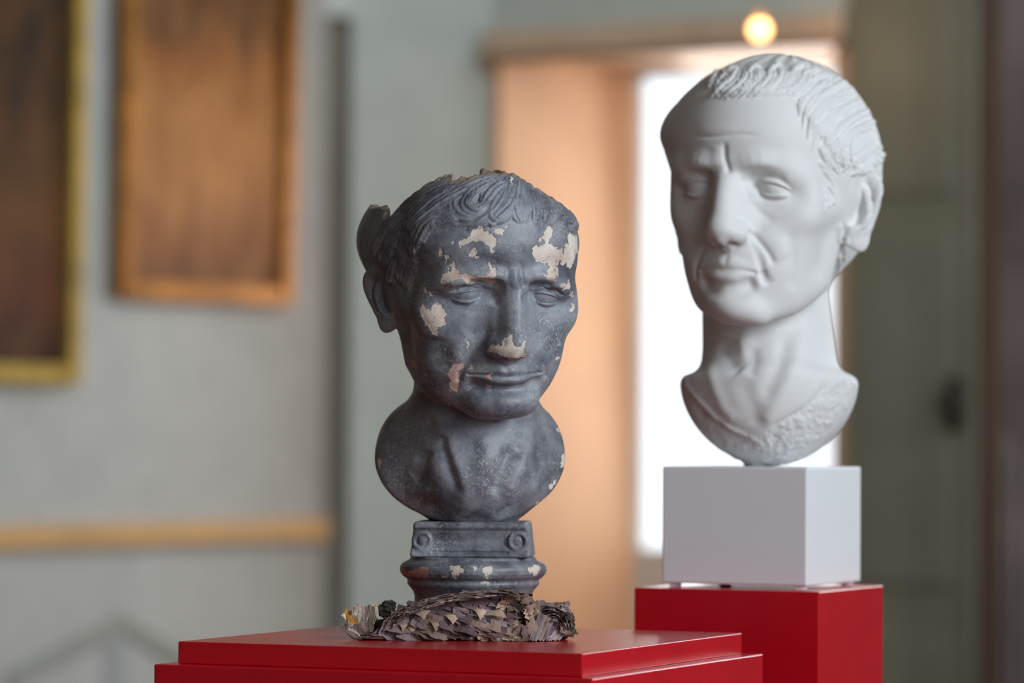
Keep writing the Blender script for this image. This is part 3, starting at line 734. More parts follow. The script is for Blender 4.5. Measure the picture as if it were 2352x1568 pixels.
    m=np.clip(-pip_sd(s.px,poly)/14+.3,0,1)*s.vis
    low=sm01((W(1700,1010)[2]-s.V[:,2])/2)
    m=np.maximum(m,low*.8).astype(F32); f=fbm(s.V*1.1,4,9); f2=fbm(s.V*3.1,3,4)
    s.V+=s.N*(m*(.22*f+.10*f2-.05))[:,None]
    # jagged edge on the left underside
    s.V[:,2]=np.maximum(s.V[:,2],.02)
    s.update()
    t=NT('white_plaster'); n=t.noise(.5,5,.6); t.set('Base Color',t.ramp(n,[(.35,(.74,.735,.73)),(.65,(.80,.80,.80))])); t.set('Roughness',.62); t.set('Specular IOR Level',.35)
    b=empty('bust',tuple(O)); tag(b,'smooth white plaster head of a man with short combed hair on the white block','bust')
    s.V/=100; me.vertices.foreach_set('co',s.V.ravel()); me.update()
    o=link('head',me,t.m,None,True); o.location=tuple(O); bpy.context.view_layer.update(); o.parent=b; o.matrix_parent_inverse=b.matrix_world.inverted()
    print('white',len(V),time.time()-T0)
build_white()
# ================= dark broken bust =================
BD=3.665; DCX=at(1087,1300,BD)[0]
def dark_mat():
    t=NT('blue_grey_flaking_paint'); v=t.obj()
    n1=t.noise(11,6,.62,v,.4); n2=t.noise(34,5,.65,v); n3=t.noise(4.5,3,.5,v)
    base=t.ramp(n1,[(.32,(.045,.045,.054)),(.5,(.13,.138,.168)),(.68,(.31,.34,.39))])
    base=t.mix(t.math('MULTIPLY',t.ramp(n2,[(.42,0.),(.68,1.)]),.7),base,(.36,.37,.41))
    base=t.mix(t.math('MULTIPLY',t.ramp(n3,[(.45,0.),(.7,1.)]),.6),base,(.075,.052,.048))
    # hair-fine whitish crackle, in patches
    wv=t.add('ShaderNodeVectorMath',operation='ADD'); nn=t.add('ShaderNodeTexNoise',i_Scale=150.,i_Detail=3.); t.t.links.new(v,nn.inputs['Vector'])
    sc=t.add('ShaderNodeVectorMath',operation='SCALE'); t.t.links.new(nn.outputs['Color'],sc.inputs[0]); sc.inputs['Scale'].default_value=.006
    t.t.links.new(v,wv.inputs[0]); t.t.links.new(sc.outputs[0],wv.inputs[1])
    vo=t.add('ShaderNodeTexVoronoi',feature='DISTANCE_TO_EDGE',i_Scale=340.); t.t.links.new(wv.outputs[0],vo.inputs['Vector'])
    ck=t.ramp(vo.outputs['Distance'],[(.0,1.),(.12,0.)])
    ckm=t.ramp(t.noise(22,5,.65,v),[(.43,0.),(.62,1.)]); brk=t.ramp(t.noise(300,2,.6,v),[(.47,0.),(.55,1.)])
    ck=t.math('MULTIPLY',ck,t.math('SUBTRACT',1.,t.math('MULTIPLY',t.attr('hair'),.85)))
    ckf=t.math('MULTIPLY',t.math('MULTIPLY',ck,ckm),t.math('MULTIPLY',brk,.85))
    base=t.mix(ckf,base,(.56,.55,.53))
    # exposed pale ground where the paint has flaked away
    chip=t.math('ADD',t.attr('chip'),t.math('MULTIPLY',t.math('SUBTRACT',t.noise(110,6,.78,v),.5),1.15))
    cm=t.ramp(chip,[(.485,0.),(.515,1.)])
    pale=t.ramp(t.noise(45,4,.6,v),[(.3,(.52,.41,.34)),(.55,(.72,.63,.55)),(.75,(.80,.74,.68))])
    pink=t.mix(t.attr('pink'),pale,(.60,.34,.27))
    spots=t.ramp(t.noise(420,2,.5,v),[(.66,0.),(.70,1.)])
    pink=t.mix(t.math('MULTIPLY',spots,.6),pink,(.12,.08,.06))
    base=t.mix(cm,base,pink)
    base=t.mix(t.attr('edge'),base,t.ramp(t.noise(60,5,.7,v),[(.35,(.10,.075,.055)),(.6,(.35,.27,.20)),(.75,(.55,.5,.44))]))
    t.set('Base Color',base); t.set('Roughness',t.mix(cm,t.ramp(n2,[(.3,.38),(.7,.56)]),(.8,.8,.8))); t.set('Specular IOR Level',.55)
    h=t.math('SUBTRACT',t.math('MULTIPLY',t.noise(160,4,.6,v),.35),t.math('MULTIPLY',cm,.9)); h=t.math('SUBTRACT',h,t.math('MULTIPLY',ckf,.25))
    t.bump(h,.0011,.8); return t.m
C1=lambda *a:[(x/2.529+780,y/2.529+360) for x,y in a]
CHIPS=[ # outlines read off the photograph, first crop
 (0,[(735,505),(700,545),(690,500),(710,470),(745,465),(760,440),(800,415),(840,410),(830,430),(870,440),(880,465),(905,470),(915,490),(890,520),(895,550),(880,555),(870,520),(850,520),(835,490),(800,500),(770,490),(745,515)]),
 (0,[(955,400),(985,398),(980,415),(955,420)]),(0,[(900,405),(915,420),(955,430),(945,455),(915,455),(895,430)]),
 (0,[(720,572),(755,560),(775,530),(800,550),(795,580),(760,580)]),
 (.3,[(585,530),(605,535),(605,570),(590,575),(580,550)]),(.3,[(615,570),(650,570),(655,600),(625,605)]),
 (.3,[(660,610),(672,650),(700,650),(705,680),(735,675),(770,700),(820,690),(860,680),(850,640),(875,622),(905,650),(918,675),(900,690),(905,720),(885,738),(840,725),(790,722),(730,722),(690,712),(640,722),(605,735),(592,715),(605,680),(640,660),(645,620)]),
 (0,[(1170,460),(1200,410),(1240,425),(1225,465),(1215,510),(1260,525),(1300,565),(1330,470),(1345,440),(1390,460),(1400,520),(1375,560),(1340,620),(1345,655),(1325,655),(1320,620),(1260,620),(1262,680),(1255,715),(1215,710),(1185,690),(1215,680),(1215,635),(1160,610),(1125,590),(1115,540),(1130,520),(1150,535),(1185,515),(1190,490),(1150,490)]),
 (0,[(1270,740),(1300,725),(1345,728),(1345,760),(1315,770),(1290,750)]),(0,[(1350,845),(1366,845),(1364,890),(1345,895)]),(0,[(1330,780),(1362,790),(1360,815),(1335,805)]),
 (.1,[(480,870),(520,885),(560,860),(580,850),(590,880),(620,905),(610,940),(618,965),(590,995),(575,1020),(545,1030),(515,1000),(485,960),(462,925),(465,890)]),
 (.3,[(490,760),(510,770),(510,795),(490,800)]),(.3,[(520,775),(545,780),(550,805),(530,800)]),
 (.5,[(420,1000),(430,1010),(440,1050),(425,1055),(410,1020)]),(.8,[(400,1165),(420,1175),(455,1225),(440,1232),(405,1195)]),
 (.7,[(650,1210),(680,1192),(710,1210),(725,1200),(730,1225),(700,1245),(715,1270),(700,1300),(705,1330),(680,1370),(655,1355),(640,1310),(652,1280),(640,1245)]),
 (.5,[(755,1205),(780,1205),(785,1235),(765,1242)]),
 (0,[(860,1115),(905,1090),(940,1105),(955,1075),(975,1045),(1000,1045),(1015,1070),(1030,1100),(1080,1080),(1085,1130),(1085,1160),(1050,1180),(1010,1185),(975,1165),(930,1155),(900,1140),(860,1140)]),
 (.9,[(852,1258),(900,1262),(890,1280),(860,1280)]),(.9,[(862,1330),(890,1332),(888,1344),(865,1344)]),
 (0,[(730,1080),(748,1080),(748,1092),(732,1092)]),(0,[(1255,1165),(1280,1145),(1282,1160),(1262,1175)]),(0,[(1186,1022),(1202,1026),(1196,1036)]),
 (0,[(648,488),(662,490),(660,502),(646,500)]),(.2,[(1000,180),(985,100),(1010,110)]) ]
C4=lambda a:[(x/3.015+820,y/3.015+880) for x,y in a]
CHIPS4=[(.2,[(140,540),(185,545),(190,595),(165,600),(150,570)]),(.3,[(150,290),(195,260),(180,310),(160,370),(140,380)]),(0,[(1330,175),(1375,180),(1425,260),(1445,330),(1440,420),(1410,330),(1390,330),(1400,260),(1350,220)]),
 (0,[(1410,480),(1440,500),(1435,570),(1410,570)]),(0,[(1340,700),(1385,680),(1350,735),(1335,730)]),(0,[(1225,840),(1290,790),(1300,795),(1235,855)])]
CHIPB=[(1,[(300,1270),(340,1300),(380,1290),(400,1270),(430,1285),(500,1275),(500,1345),(420,1345),(330,1335),(290,1310)]),
 (0,[(635,1270),(690,1262),(765,1285),(740,1310),(700,1320),(685,1345),(655,1340),(655,1300)]),(0,[(785,1262),(830,1260),(842,1275),(810,1280)]),
 (0,[(872,1272),(900,1265),(935,1280),(935,1305),(910,1345),(897,1345),(895,1320),(875,1300)]),(0,[(1190,1275),(1240,1262),(1265,1270),(1258,1315),(1220,1318),(1190,1300)]),
 (0,[(862,1375),(890,1362),(915,1372),(905,1400),(870,1395)]),(.3,[(580,1335),(630,1335),(635,1348),(585,1346)]),(0,[(1195,980),(1232,980),(1230,992),(1200,990)])]
def chips_attr(s,groups):
    best=np.zeros(len(s.V)); pk=np.zeros(len(s.V))
    for conv,lst in groups:
        for pink,poly in lst:
            pp=np.array(conv(poly)); lo=pp.min(0)-14;hi=pp.max(0)+14
            idx=np.nonzero(s.vis&((s.px>lo)&(s.px<hi)).all(1))[0]
            if not len(idx): continue
            # only the nearest surface under the pixel
            dmin=np.percentile(s.dep[idx],5); idx=idx[s.dep[idx]<dmin+.06]
            jit=np.stack([fbm(s.V[idx]*1.7,3,21),fbm(s.V[idx]*1.7,3,22)],1)*11+np.stack([fbm(s.V[idx]*6,2,23),fbm(s.V[idx]*6,2,24)],1)*4; d=pip_sd(s.px[idx]+jit,pp); v=np.clip(.5-d/12,0,1); m=v>best[idx]; best[idx[m]]=v[m]; pk[idx[m]]=pink
    return best,pk
def build_dark():
    O=np.array([DCX,BD,zs])
    pose=Pose([[-.9316,.3627,.0248],[-.3611,-.9153,-.1785],[-.0421,-.1752,.9836]],tuple(v*(BD-.02)/3.58 for v in (1.1366,1.0945,1.0377)),tuple(v*(BD-.02)/3.58 for v in (-.0373,3.58,.1418)),O)
    pr=dict(jaw_up=.7,brow_z=-.25,lid=.15,eye=(3.15,6.82,-.05),lowlip=1.3,temple=.0,zyg=-.1,jaw=-.3,chk=(2.3,2.8,3.2),chin=(2.3,2.0,1.7),open=.6,brow=.42,lip=.9,fh=(6.9,6.1,5.0),nose=(0,0),nasolab=.06,mid=(6.4,6.6,6.6),
            ear_c=(7.35,-.8,-1.3),ear_s=1.02,ear_yaw=30,ear_tilt=-8)
    def W(px,py,dy=0.): return tuple((at(px,py,BD+dy)-O)*100)
    nk=[W(1090,780,.03),W(1090,930,.018),W(1090,1075,.005)]
    ch=W(1080,1105,.022); oc=W(1079,1052,0); ob=W(1080,1195,0)
    RIM=[(-180,4),(-150,4.3),(-120,5),(-100,5.6),(-80,6.1),(-70,6.4),(-60,6.7),(-50,7.1),(-40,7.9),(-30,8.9),(-20,9.8),(-14,10.3),(-8,10.5),(0,10.4),(10,10.5),(20,10.2),(30,9.85),(36,9.7),(39,9.8),(42,10.15),(50,9.8),(60,9.25),(70,8.3),(78,7.1),(84,6.1),(87,5.7),(91,6.2),(96,6.6),(104,6.65),(112,6.55),(122,6.45),(132,6.0),(142,5.2),(155,4.4),(180,4)]
    rimz_az=np.radians([r[0] for r in RIM]); rimz=[r[1] for r in RIM]
    def outline(P):
        x=P[:,0]-oc[0]; z=P[:,2]-oc[2]
        up=np.where(z>0,6.9,6.05); w=9.1*(1-.05*np.clip(-z/6,0,1))
        e=np.where(z>0,2.3,2.15)
        k=(np.abs(x/w)**e+np.abs(z/up)**e)**(1/e)
        return (k-1)*7.0
    def fn(P):
        q=pose.loc(P); d=head_sdf(q,pr)*F32(1.08)
        hm=hair_mask(q,6.3); d=d-.30*sm01(hm/2.4+.3)
        A=q.copy();A[:,0]=np.abs(A[:,0])
        d=su(d,ear(A,pr)*1.08,.35)
        n=chain(P,nk,[5.6,5.95,6.4]); d=su(d,n,1.0)
        # hollow skull, open where the crown has broken away
        r=np.sqrt((q[:,0]/7.4)**2+((q[:,1]+.4)/9.0)**2)
        az=np.arctan2(q[:,0],q[:,1]+.4)
        rz=np.interp(az,rimz_az,rimz).astype(F32)
        jag=.16*vnoise(np.stack([az*7,az*0,az*0],1),5)+.22*vnoise(np.stack([az*22,az*0+3,az*0],1),6)+.14*vnoise(P*2.2,8)
        inner=d+.62; inner=np.maximum(inner,-(q[:,2]-1.0))
        d=np.maximum(d,-inner)
        d=np.maximum(d,(q[:,2]-rz-jag)*.8)
        # chest shield
        b=ell(P,ch,(10.4,5.9,7.6))
        slope=(P[:,1]-ch[1]+2.0)-.30*(P[:,2]-ch[2])
        b=su(b,chain(P,[W(1000,985,.035),W(885,1010,.06)],[3.6,2.9]),2.2); b=su(b,chain(P,[W(1175,985,.035),W(1275,1010,.06)],[3.6,2.9]),2.2)
        tr=su(b,n,2.0)
        tr=si(tr,outline(P),.35)
        tr=np.maximum(tr,(P[:,1]-8.2))
        d=su(d,tr,.9)
        back=ell(P,(ch[0],ch[1]+8.2,ch[2]+1.5),(7.8,7.6,7.6)); d=ss(d,back,.4)
        d=su(d,cap(P,W(1087,1165,.015),W(1087,1205,.015),3.4,4.4),.5)
        return d
    lo,hi=(-13,-18,W(0,1203)[2]),(14,14,47)
    def fn2(P): return np.maximum(fn(P),lo[2]+.25-P[:,2])
    me,V=mesh_sdf(fn2,lo,hi,.165,1)
    print('dark mesh',len(V),time.time()-T0)
    s=Sculpt(me,V,O)
    SIL1=(7.8*math.sin(math.radians(118)),7.8*math.cos(math.radians(118))-.4,4.0)
    lms=[((3.15,8.2,-.05),(1084,676)),((-3.15,8.2,-.05),(1254,683)),((0,9.3,.3),(1187,662)),((0,11.6,-4.0),(1190,803)),((1.8,9.9,-4.4),(1122,807)),((-1.8,9.9,-4.4),(1217,807)),
         ((0,9.5,-6.95),(1165,866)),((2.65,8.1,-7.08),(1077,858)),((-2.65,8.1,-7.08),(1240,854)),((0,9.25,-10.),(1172,928)),((0,7.4,-11.7),(1150,963)),((7.7,-1.2,1.7),(858,615)),((7.4,.2,-4.4),(904,758)),(tuple(SIL1),(830,542)),((-6.4,5.0,1.0),(1322,655)),((4.6,4.2,-8.6),(985,893))]
    s.V=warp_field(pose,lms,3.0)(s.V); s.update()
    z=C1
    # brow and frown, cheeks, mouth
    s.stroke(z((600,752),(680,730),(760,730),(880,750),(940,780)),.36,.27); s.stroke(z((1080,776),(1150,762),(1250,748),(1330,752)),.34,.24)
    s.stroke(z((660,778),(760,758),(860,775)),.17,-.20); s.stroke(z((1110,788),(1190,774),(1290,778)),.16,-.16); s.stroke(z((880,775),(905,810),(905,870)),.40,-.22); s.stroke(z((1085,790),(1075,830)),.25,-.12)
    s.stroke(z((985,770),(975,700),(985,640)),.30,-.10); s.stroke(z((1075,770),(1062,700),(1050,600)),.30,-.16)
    s.stroke(z((1020,780),(1020,700),(1010,640)),.4,.10)
    s.stroke(z((720,850),(800,858),(880,835)),.25,.07); s.stroke(z((690,880),(790,900),(890,870)),.35,-.06)
    s.stroke(z((860,960),(840,1060),(780,1150),(740,1230)),.45,-.16); s.stroke(z((760,1020),(700,1100),(660,1180)),.7,.14)
    s.stroke(z((560,1040),(575,1140),(600,1250)),1.1,-.22); s.stroke(z((1010,1170),(1000,1210)),.3,-.08)
    s.stroke(z((850,1355),(950,1358),(1080,1348)),.4,-.16)
    s.stroke(z((1140,1248),(1170,1258)),.22,-.14)
    s.dab(C1((1010,1430))[0],1.3,.10)
    s.update()
    # hair
    L=[]
    G=[[(650,160),(520,215),(420,300),(345,400)],[(740,140),(600,200),(480,290),(390,400),(340,520)],[(790,165),(640,240),(520,320),(420,420),(365,560)],
       [(720,230),(590,290),(480,370),(410,470),(385,600)],[(640,300),(530,350),(450,430),(420,540),(400,660)],[(590,350),(510,400),(455,480),(440,560)],
       [(350,340),(270,420),(215,520),(190,600)],[(370,400),(300,490),(265,600),(270,680)],[(330,460),(260,560),(235,640)],[(400,560),(350,650),(345,740)],[(430,600),(395,700),(380,790)],[(330,600),(300,680),(310,760)],
       [(880,110),(780,140),(690,200),(660,280),(700,335),(790,350),(850,310)],[(930,130),(850,165),(770,220),(740,280),(790,310),(850,270),(860,220)],
       [(960,150),(900,190),(850,240),(820,280)],[(1000,115),(970,190),(910,260),(870,330),(790,380),(700,400)],[(990,180),(955,250),(900,320),(820,380),(740,425)],
       [(1010,220),(985,290),(930,350),(850,400)],[(700,290),(640,330),(560,355),(490,400)],[(690,350),(620,365),(540,385),(480,440)],[(890,330),(885,360),(935,375)],[(930,290),(905,340),(930,380)],
       [(1010,100),(995,190),(975,280),(985,370)],[(1030,120),(1030,220),(1015,300),(1035,385)],[(1035,110),(1070,210),(1075,300),(1080,390)],[(1060,130),(1115,220),(1140,310),(1130,390)],
       [(1090,170),(1160,250),(1190,320),(1185,390)],[(1130,200),(1210,270),(1250,330),(1240,385)],[(1160,230),(1260,290),(1310,340),(1300,400)],[(1220,270),(1310,320),(1350,370),(1350,430)],
       [(1050,250),(1030,320),(1060,390)],[(1330,340),(1370,370),(1385,420)]]
    for k,p in enumerate(G):
        L.append((z(*p),.78,.34+.08*(k%3)))
        if k%3==1 and len(p)>2: L.append((z(*[(x+13,y+9) for x,y in p]),.40,.42+.05*(k%2)))
    h=s.locks(L,0,.42); s.update()
    q=pose.loc(s.V); hm=hair_mask(q,6.4)
    az=np.arctan2(q[:,0],q[:,1]+4); back=sm01((hm-.6)/1.2)*sm01((2-h*12))
    s.V+=s.N*(back*.02*np.sin(az*30+3*fbm(q*.35,2,5)+q[:,2]*.4)*sm01((5-q[:,1])/4))[:,None]
    # neck: two straps, furrows, pit of the throat, collar bones
    n4=lambda *a:C4(a)
    s.stroke(n4((520,120),(610,380),(690,600),(760,830)),.75,.30); s.stroke(n4((570,330),(610,470),(665,640),(715,790)),.60,-.34)
    s.stroke(n4((470,450),(440,600),(400,680)),.8,-.32); s.stroke(n4((510,470),(550,620),(610,780)),.9,.14)
    s.stroke(n4((1230,200),(1190,450),(1100,650),(1020,800)),.75,.34); s.stroke(n4((1080,420),(1010,600),(945,780)),.8,-.36)
    s.stroke(n4((1280,420),(1240,600),(1180,700)),.8,-.18);
    s.stroke(n4((860,300),(880,480),(880,640)),.9,.16)
    s.stroke(n4((640,810),(480,770),(330,740)),.7,.14); s.stroke(n4((1000,830),(1150,780),(1300,700)),.7,.12)
    s.V+=s.N*(.018*fbm(s.V*1.6,3,3))[:,None]
    s.update()
    best,pk=chips_attr(s,[(lambda p:C1(*p),CHIPS),(C4,CHIPS4)])
    q=pose.loc(s.V)
    # broken rim: pale rough plaster on the fracture and inside
    az=np.arctan2(q[:,0],q[:,1]+.4); rz=np.interp(az,rimz_az,rimz)
    Nl=s.N@pose.R
    edge=((q[:,2]>3)&(Nl[:,2]>.45)&(np.abs(q[:,2]-rz)<.22)).astype(F32)
    inside=((s.N*(s.V-pose.tb-np.array([0,0,3],F32))).sum(1)<-1.5)&(q[:,2]>.8)&(np.abs(q[:,0])<7.6)
    edge=np.maximum(edge,inside.astype(F32)*.8)
    s.V-=s.N*(np.clip((best-.4)*4,0,1)*.035)[:,None].astype(F32)
    attr(me,'chip',best*1.0); attr(me,'hair',sm01(hair_mask(q,6.4)/1.+.3)*(q[:,2]>-2)); attr(me,'pink',pk); attr(me,'edge',edge)
    md=dark_mat()
    b=empty('bust',tuple(O)); tag(b,'dark blue-grey broken bust with pale flaking paint and a missing crown on the red slab','bust')
    s.V/=100; me.vertices.foreach_set('co',s.V.ravel()); me.update()
    o=link('head_and_chest',me,md,None,True); o.location=tuple(O); bpy.context.view_layer.update(); o.parent=b; o.matrix_parent_inverse=b.matrix_world.inverted()
    # socle: turned base and scroll block
    def add(name,fnx,lo,hi,h):
        me,V=mesh_sdf(fnx,lo,hi,h,1); s2=Sculpt(me,V,O)
        V2=s2.V+s2.N*(.02*fbm(s2.V*2,3,6))[:,None]; s2.V=V2.astype(F32); s2.update()
        bb,pp=chips_attr(s2,[(C4,CHIPB)]); attr(me,'chip',bb); attr(me,'pink',pp); attr(me,'edge',bb*0)
        s2.V/=100; me.vertices.foreach_set('co',s2.V.ravel()); me.update()
        o=link(name,me,md,None,True); o.location=tuple(O); bpy.context.view_layer.update(); o.parent=b; o.matrix_parent_inverse=b.matrix_world.inverted()
    zz=lambda py:W(1087,py,0)[2]
    PR=[(1276,5.9),(1284,6.05),(1289,6.45),(1293,6.75),(1300,6.95),(1306,7.0),(1314,6.95),(1322,6.7),(1329,6.3),(1333,6.25),(1338,6.3),(1343,6.2),(1348,6.0),(1356,5.75),(1366,5.6),(1385,5.55),(1405,5.65),(1420,5.9),(1428,6.1),(1440,6.1)]
    pz=np.array([zz(p[0]) for p in PR])[::-1]; prr=np.array([p[1] for p in PR])[::-1]
    def socle(P):
        r=np.sqrt(P[:,0]**2+P[:,1]**2); rr=np.interp(P[:,2],pz,prr)
        d=(r-rr)*.8; d=si(d.astype(F32),(P[:,2]-zz(1277)).astype(F32),.15); return np.maximum(d,.02-P[:,2]).astype(F32)
    add('socle',socle,(-7.6,-7.6,-.3),(7.6,7.6,zz(1277)+.5),.14)
    z0,z1=zz(1277),zz(1196); zc=(z0+z1)/2; hw=5.5; ry=rotm(0,0,-4)
    def scroll(P):
        q=P@ry; x,y,zq=q[:,0],q[:,1],q[:,2]
        wx=hw+.12*(zc-zq)
        conc=.55*np.exp(-((zq-zc+.1)/.9)**2)
        dx=np.abs(x+.0)-wx; dy=np.abs(y)-(4.3-conc); dz=np.abs(zq-zc)-(z1-z0)/2
        d=-su(su(-dx,-dy,.35),-dz,.35) if False else np.maximum(np.maximum(dx,dy),dz)
        d=si(si(dx,dy,.3),dz,.3)
        for sx in (-1,1):
            cxx=sx*(hw-.95); rr=np.sqrt((x-cxx)**2+(zq-zc+.15)**2)
            ring=np.sqrt((rr-.78)**2+(y+3.95)**2)-.22; d=su(d,ring,.15)
            d=su(d,ell(np.stack([x-cxx+sx*.1,y+3.95,zq-zc+.15],1),(0,0,0),(.48,.2,.48)),.25)
            d=ss(d,np.sqrt((rr-1.18)**2+(y+4.3)**2)-.12,.15)
        d=su(d,cap(q,(-hw+.4,-4.15,z1-.45),(hw-.4,-4.15,z1-.45),.22),.25)
        d=ss(d,cap(q,(-hw,-4.35,z1-.95),(hw,-4.35,z1-.95),.12),.25)
        d=ss(d,cap(q,(-hw+2,-4.1,z0+.45),(hw-2,-4.1,z0+.45),.10),.25)
        return d.astype(F32)
    add('scroll_block',scroll,(-6.6,-5.2,z0-.3),(6.6,5.2,z1+.4),.12)
    print('dark',len(V),time.time()-T0)
build_dark()
# ================= heap of torn layered paper at the foot of the dark bust =================
def paper_mat(name,c0,c1,stain,pr_scale=0,spots=None):
    t=NT(name); v=t.obj(); oi=t.add('ShaderNodeObjectInfo')
    n=t.noise(26,4,.55,v); b=t.ramp(n,[(.28,c0),(.72,c1)])
    b=t.mix(t.math('MULTIPLY',t.ramp(t.noise(14,3,.5,v),[(.4,0.),(.8,1.)]),.45),b,stain)
    sp=t.ramp(t.noise(260,3,.6,v),[(.62,0.),(.70,1.)]); b=t.mix(t.math('MULTIPLY',sp,.25),b,tuple(x*.35 for x in stain))
    if spots:
        b=t.mix(t.ramp(t.noise(70,1,.5,v),[(.60,0.),(.64,1.)]),b,spots)
        w=t.add('ShaderNodeTexWave',wave_type='BANDS',i_Scale=90.,i_Distortion=9.,i_Detail=2.); t.t.links.new(v,w.inputs['Vector'])
        b=t.mix(t.math('MULTIPLY',t.ramp(w.outputs['Fac'],[(.90,0.),(.98,1.)]),.7),b,(.08,.06,.04))
    hs=t.add('ShaderNodeHueSaturation'); t.t.links.new(b,hs.inputs['Color']); t.t.links.new(t.math('ADD',t.math('MULTIPLY',oi.outputs['Random'],.6),.7),hs.inputs['Value'])
    t.set('Base Color',hs.outputs[0]); t.set('Roughness',.8); t.set('Specular IOR Level',.25)
    t.bump(t.noise(190,5,.7,v),.0012,.8); return t.m
def build_paper():
    PM=dict(purple=paper_mat('purple_brown_paper',(.125,.07,.075),(.24,.155,.165),(.24,.19,.20)),
        lilac=paper_mat('lilac_grey_paper',(.24,.185,.20),(.40,.34,.365),(.13,.08,.08)),
        taupe=paper_mat('taupe_paper',(.18,.115,.09),(.35,.25,.20),(.06,.04,.032)),
        beige=paper_mat('beige_paper',(.38,.255,.19),(.60,.445,.345),(.15,.095,.07)),
        pale=paper_mat('pale_paper_orange_spots',(.42,.38,.31),(.60,.56,.48),(.25,.20,.15),spots=(.60,.27,.05)),
        dark=paper_mat('charred_dark_paper',(.035,.028,.022),(.09,.075,.055),(.03,.04,.03)))
    # distance at which the slab top shows at a given pixel row
    def dep(px,py):
        a=at(px,py,1.0)-CAM; return (zs-CAMZ)/a[2]*a[1]
    D0=dep(1050,1471)
    print('paper front depth',D0,'at socle',dep(1087,1450))
    ctr=at(1050,1470,D0+.03); ctr[2]=zs
    hb=empty('paper_bundle',tuple(ctr)); tag(hb,'torn heap of layered old paper and flakes at the foot of the dark bust','paper')
    rnd=random.Random(5); cnt=[0]
    def add(name,V,F,mat,th=.00035,smooth=False):
        me=bpy.data.meshes.new(name); me.from_pydata([tuple(v) for v in V],[],F); me.update()
        o=link(name,me,PM[mat],hb,smooth)
        md=o.modifiers.new('thickness','SOLIDIFY'); md.thickness=th; md.offset=0; cnt[0]+=1; return o
    CR,CU=RGT,np.array([0,0,1.])
    def flake(px,py,D,w,h,rot,tilt,curl,mat,jag=.25,skew=0,name='paper_flake',yawt=0.,up=1.0):
        """small torn sheet: centre at a pixel, w,h in cm, hung roughly facing the room, tilted back at the top, free edge curled"""
        c=at(px,py,D); n=6; m=5; V=[]; 
        cr,sr=math.cos(rot),math.sin(rot); ct,st=math.cos(tilt),math.sin(tilt)
        edge=[1+jag*rnd.uniform(-1,1) for _ in range(n+1)]; edge2=[1+jag*.6*rnd.uniform(-1,1) for _ in range(n+1)]; sd=[1+jag*.5*rnd.uniform(-1,1) for _ in range(m+1)]
        ph=rnd.uniform(0,6); cx_=rnd.uniform(-1,1)*.25
        for j in range(m+1):
            v=j/m*2-1
            for i in range(n+1):
                u=i/n*2-1
                x=u*w/2*sd[j]*(1+.12*skew*v); y=v*h/2*(edge[i] if v<0 else edge2[i])
                z=curl*(max(0,-v)**2)*h*.4+ .10*w*math.sin(u*2.2+ph)+cx_*u*v*.3*w
                x,y=x*cr-y*sr,x*sr+y*cr
                # tilt about the horizontal axis: top leans away
                yy=y*ct; zz=z-y*st
                X=c+CR*(x/100)*math.cos(yawt)+CU*(yy/100)-np.array([0,1,0])*(zz/100+x/100*math.sin(yawt))
                X[2]=max(X[2],zs+.0004); V.append(X)
        F=[(j*(n+1)+i,j*(n+1)+i+1,(j+1)*(n+1)+i+1,(j+1)*(n+1)+i) for j in range(m) for i in range(n)]
        return add(name,V,F,mat)
    def tri(pts,D,mat,bulge=.25,name='torn_corner',dd=(0,0,0),n=5):
        """pointed torn corner spanned by three pixels (dd: depth offsets in m), bulged, its rim curled"""
        P=[at(p[0],p[1],D+d) for p,d in zip(pts,dd)]; V=[];ix={}
        nrm=np.cross(P[1]-P[0],P[2]-P[0]); nrm/=np.linalg.norm(nrm)+1e-9
        if nrm[1]>0: nrm=-nrm
        ph=rnd.uniform(0,6)
        for a in range(n+1):
            for b in range(n+1-a):
                c=n-a-b; u=np.array([a,b,c])/n
                j=.0006*math.sin(7*u[0]+5*u[1]+ph)
                X=P[0]*u[0]+P[1]*u[1]+P[2]*u[2]+nrm*(bulge/100*4*(u[0]*u[1]+u[1]*u[2]+u[2]*u[0])*.5+j)
                X[2]=max(X[2],zs+.0004); ix[a,b]=len(V); V.append(X)
        F=[]
        for a in range(n):
            for b in range(n-a):
                F.append((ix[a,b],ix[a+1,b],ix[a,b+1]))
                if a+b<n-1: F.append((ix[a+1,b],ix[a+1,b+1],ix[a,b+1]))
        return add(name,V,F,mat)
    def strip(curve,D,back,mat,off=0.,wav=.5,name='paper_layer',n=34,edge=.6,thick=.0004,seed=0):
        """a sheet running along a pixel curve with its torn edge to the front, reaching 'back' metres behind"""
        r=random.Random(seed); C=catmull(curve,8); t=np.linspace(0,len(C)-1,n); C=np.stack([np.interp(t,np.arange(len(C)),C[:,k]) for k in (0,1)],1)
        T=np.gradient(C,axis=0); T/=np.linalg.norm(T,axis=1,keepdims=True)+1e-9; N_=np.stack([-T[:,1],T[:,0]],1); V=[]; m=4
        ph=[r.uniform(0,6) for _ in range(4)]
        for i in range(n):
            s_=i/n*12; w=wav*(math.sin(s_*1.7+ph[0])+.6*math.sin(s_*4.1+ph[1])+.4*r.uniform(-1,1)); e=edge*(math.sin(s_*2.3+ph[2])+r.uniform(-1,1))*.35
            p=C[i]+N_[i]*(off+w)
            for j in range(m+1):
                d=D+e/100+(back)*(j/m); q=at(p[0],p[1]+ (-j*1.2 if False else 0),D); X=q.copy(); X[1]=d+(q[1]-D); X[2]=max(X[2]-.004*(j/m)**2*(1),zs+.0004); V.append(X)
        F=[(i*(m+1)+j,(i+1)*(m+1)+j,(i+1)*(m+1)+j+1,i*(m+1)+j+1) for i in range(n-1) for j in range(m)]
        return add(name,V,F,mat,thick)
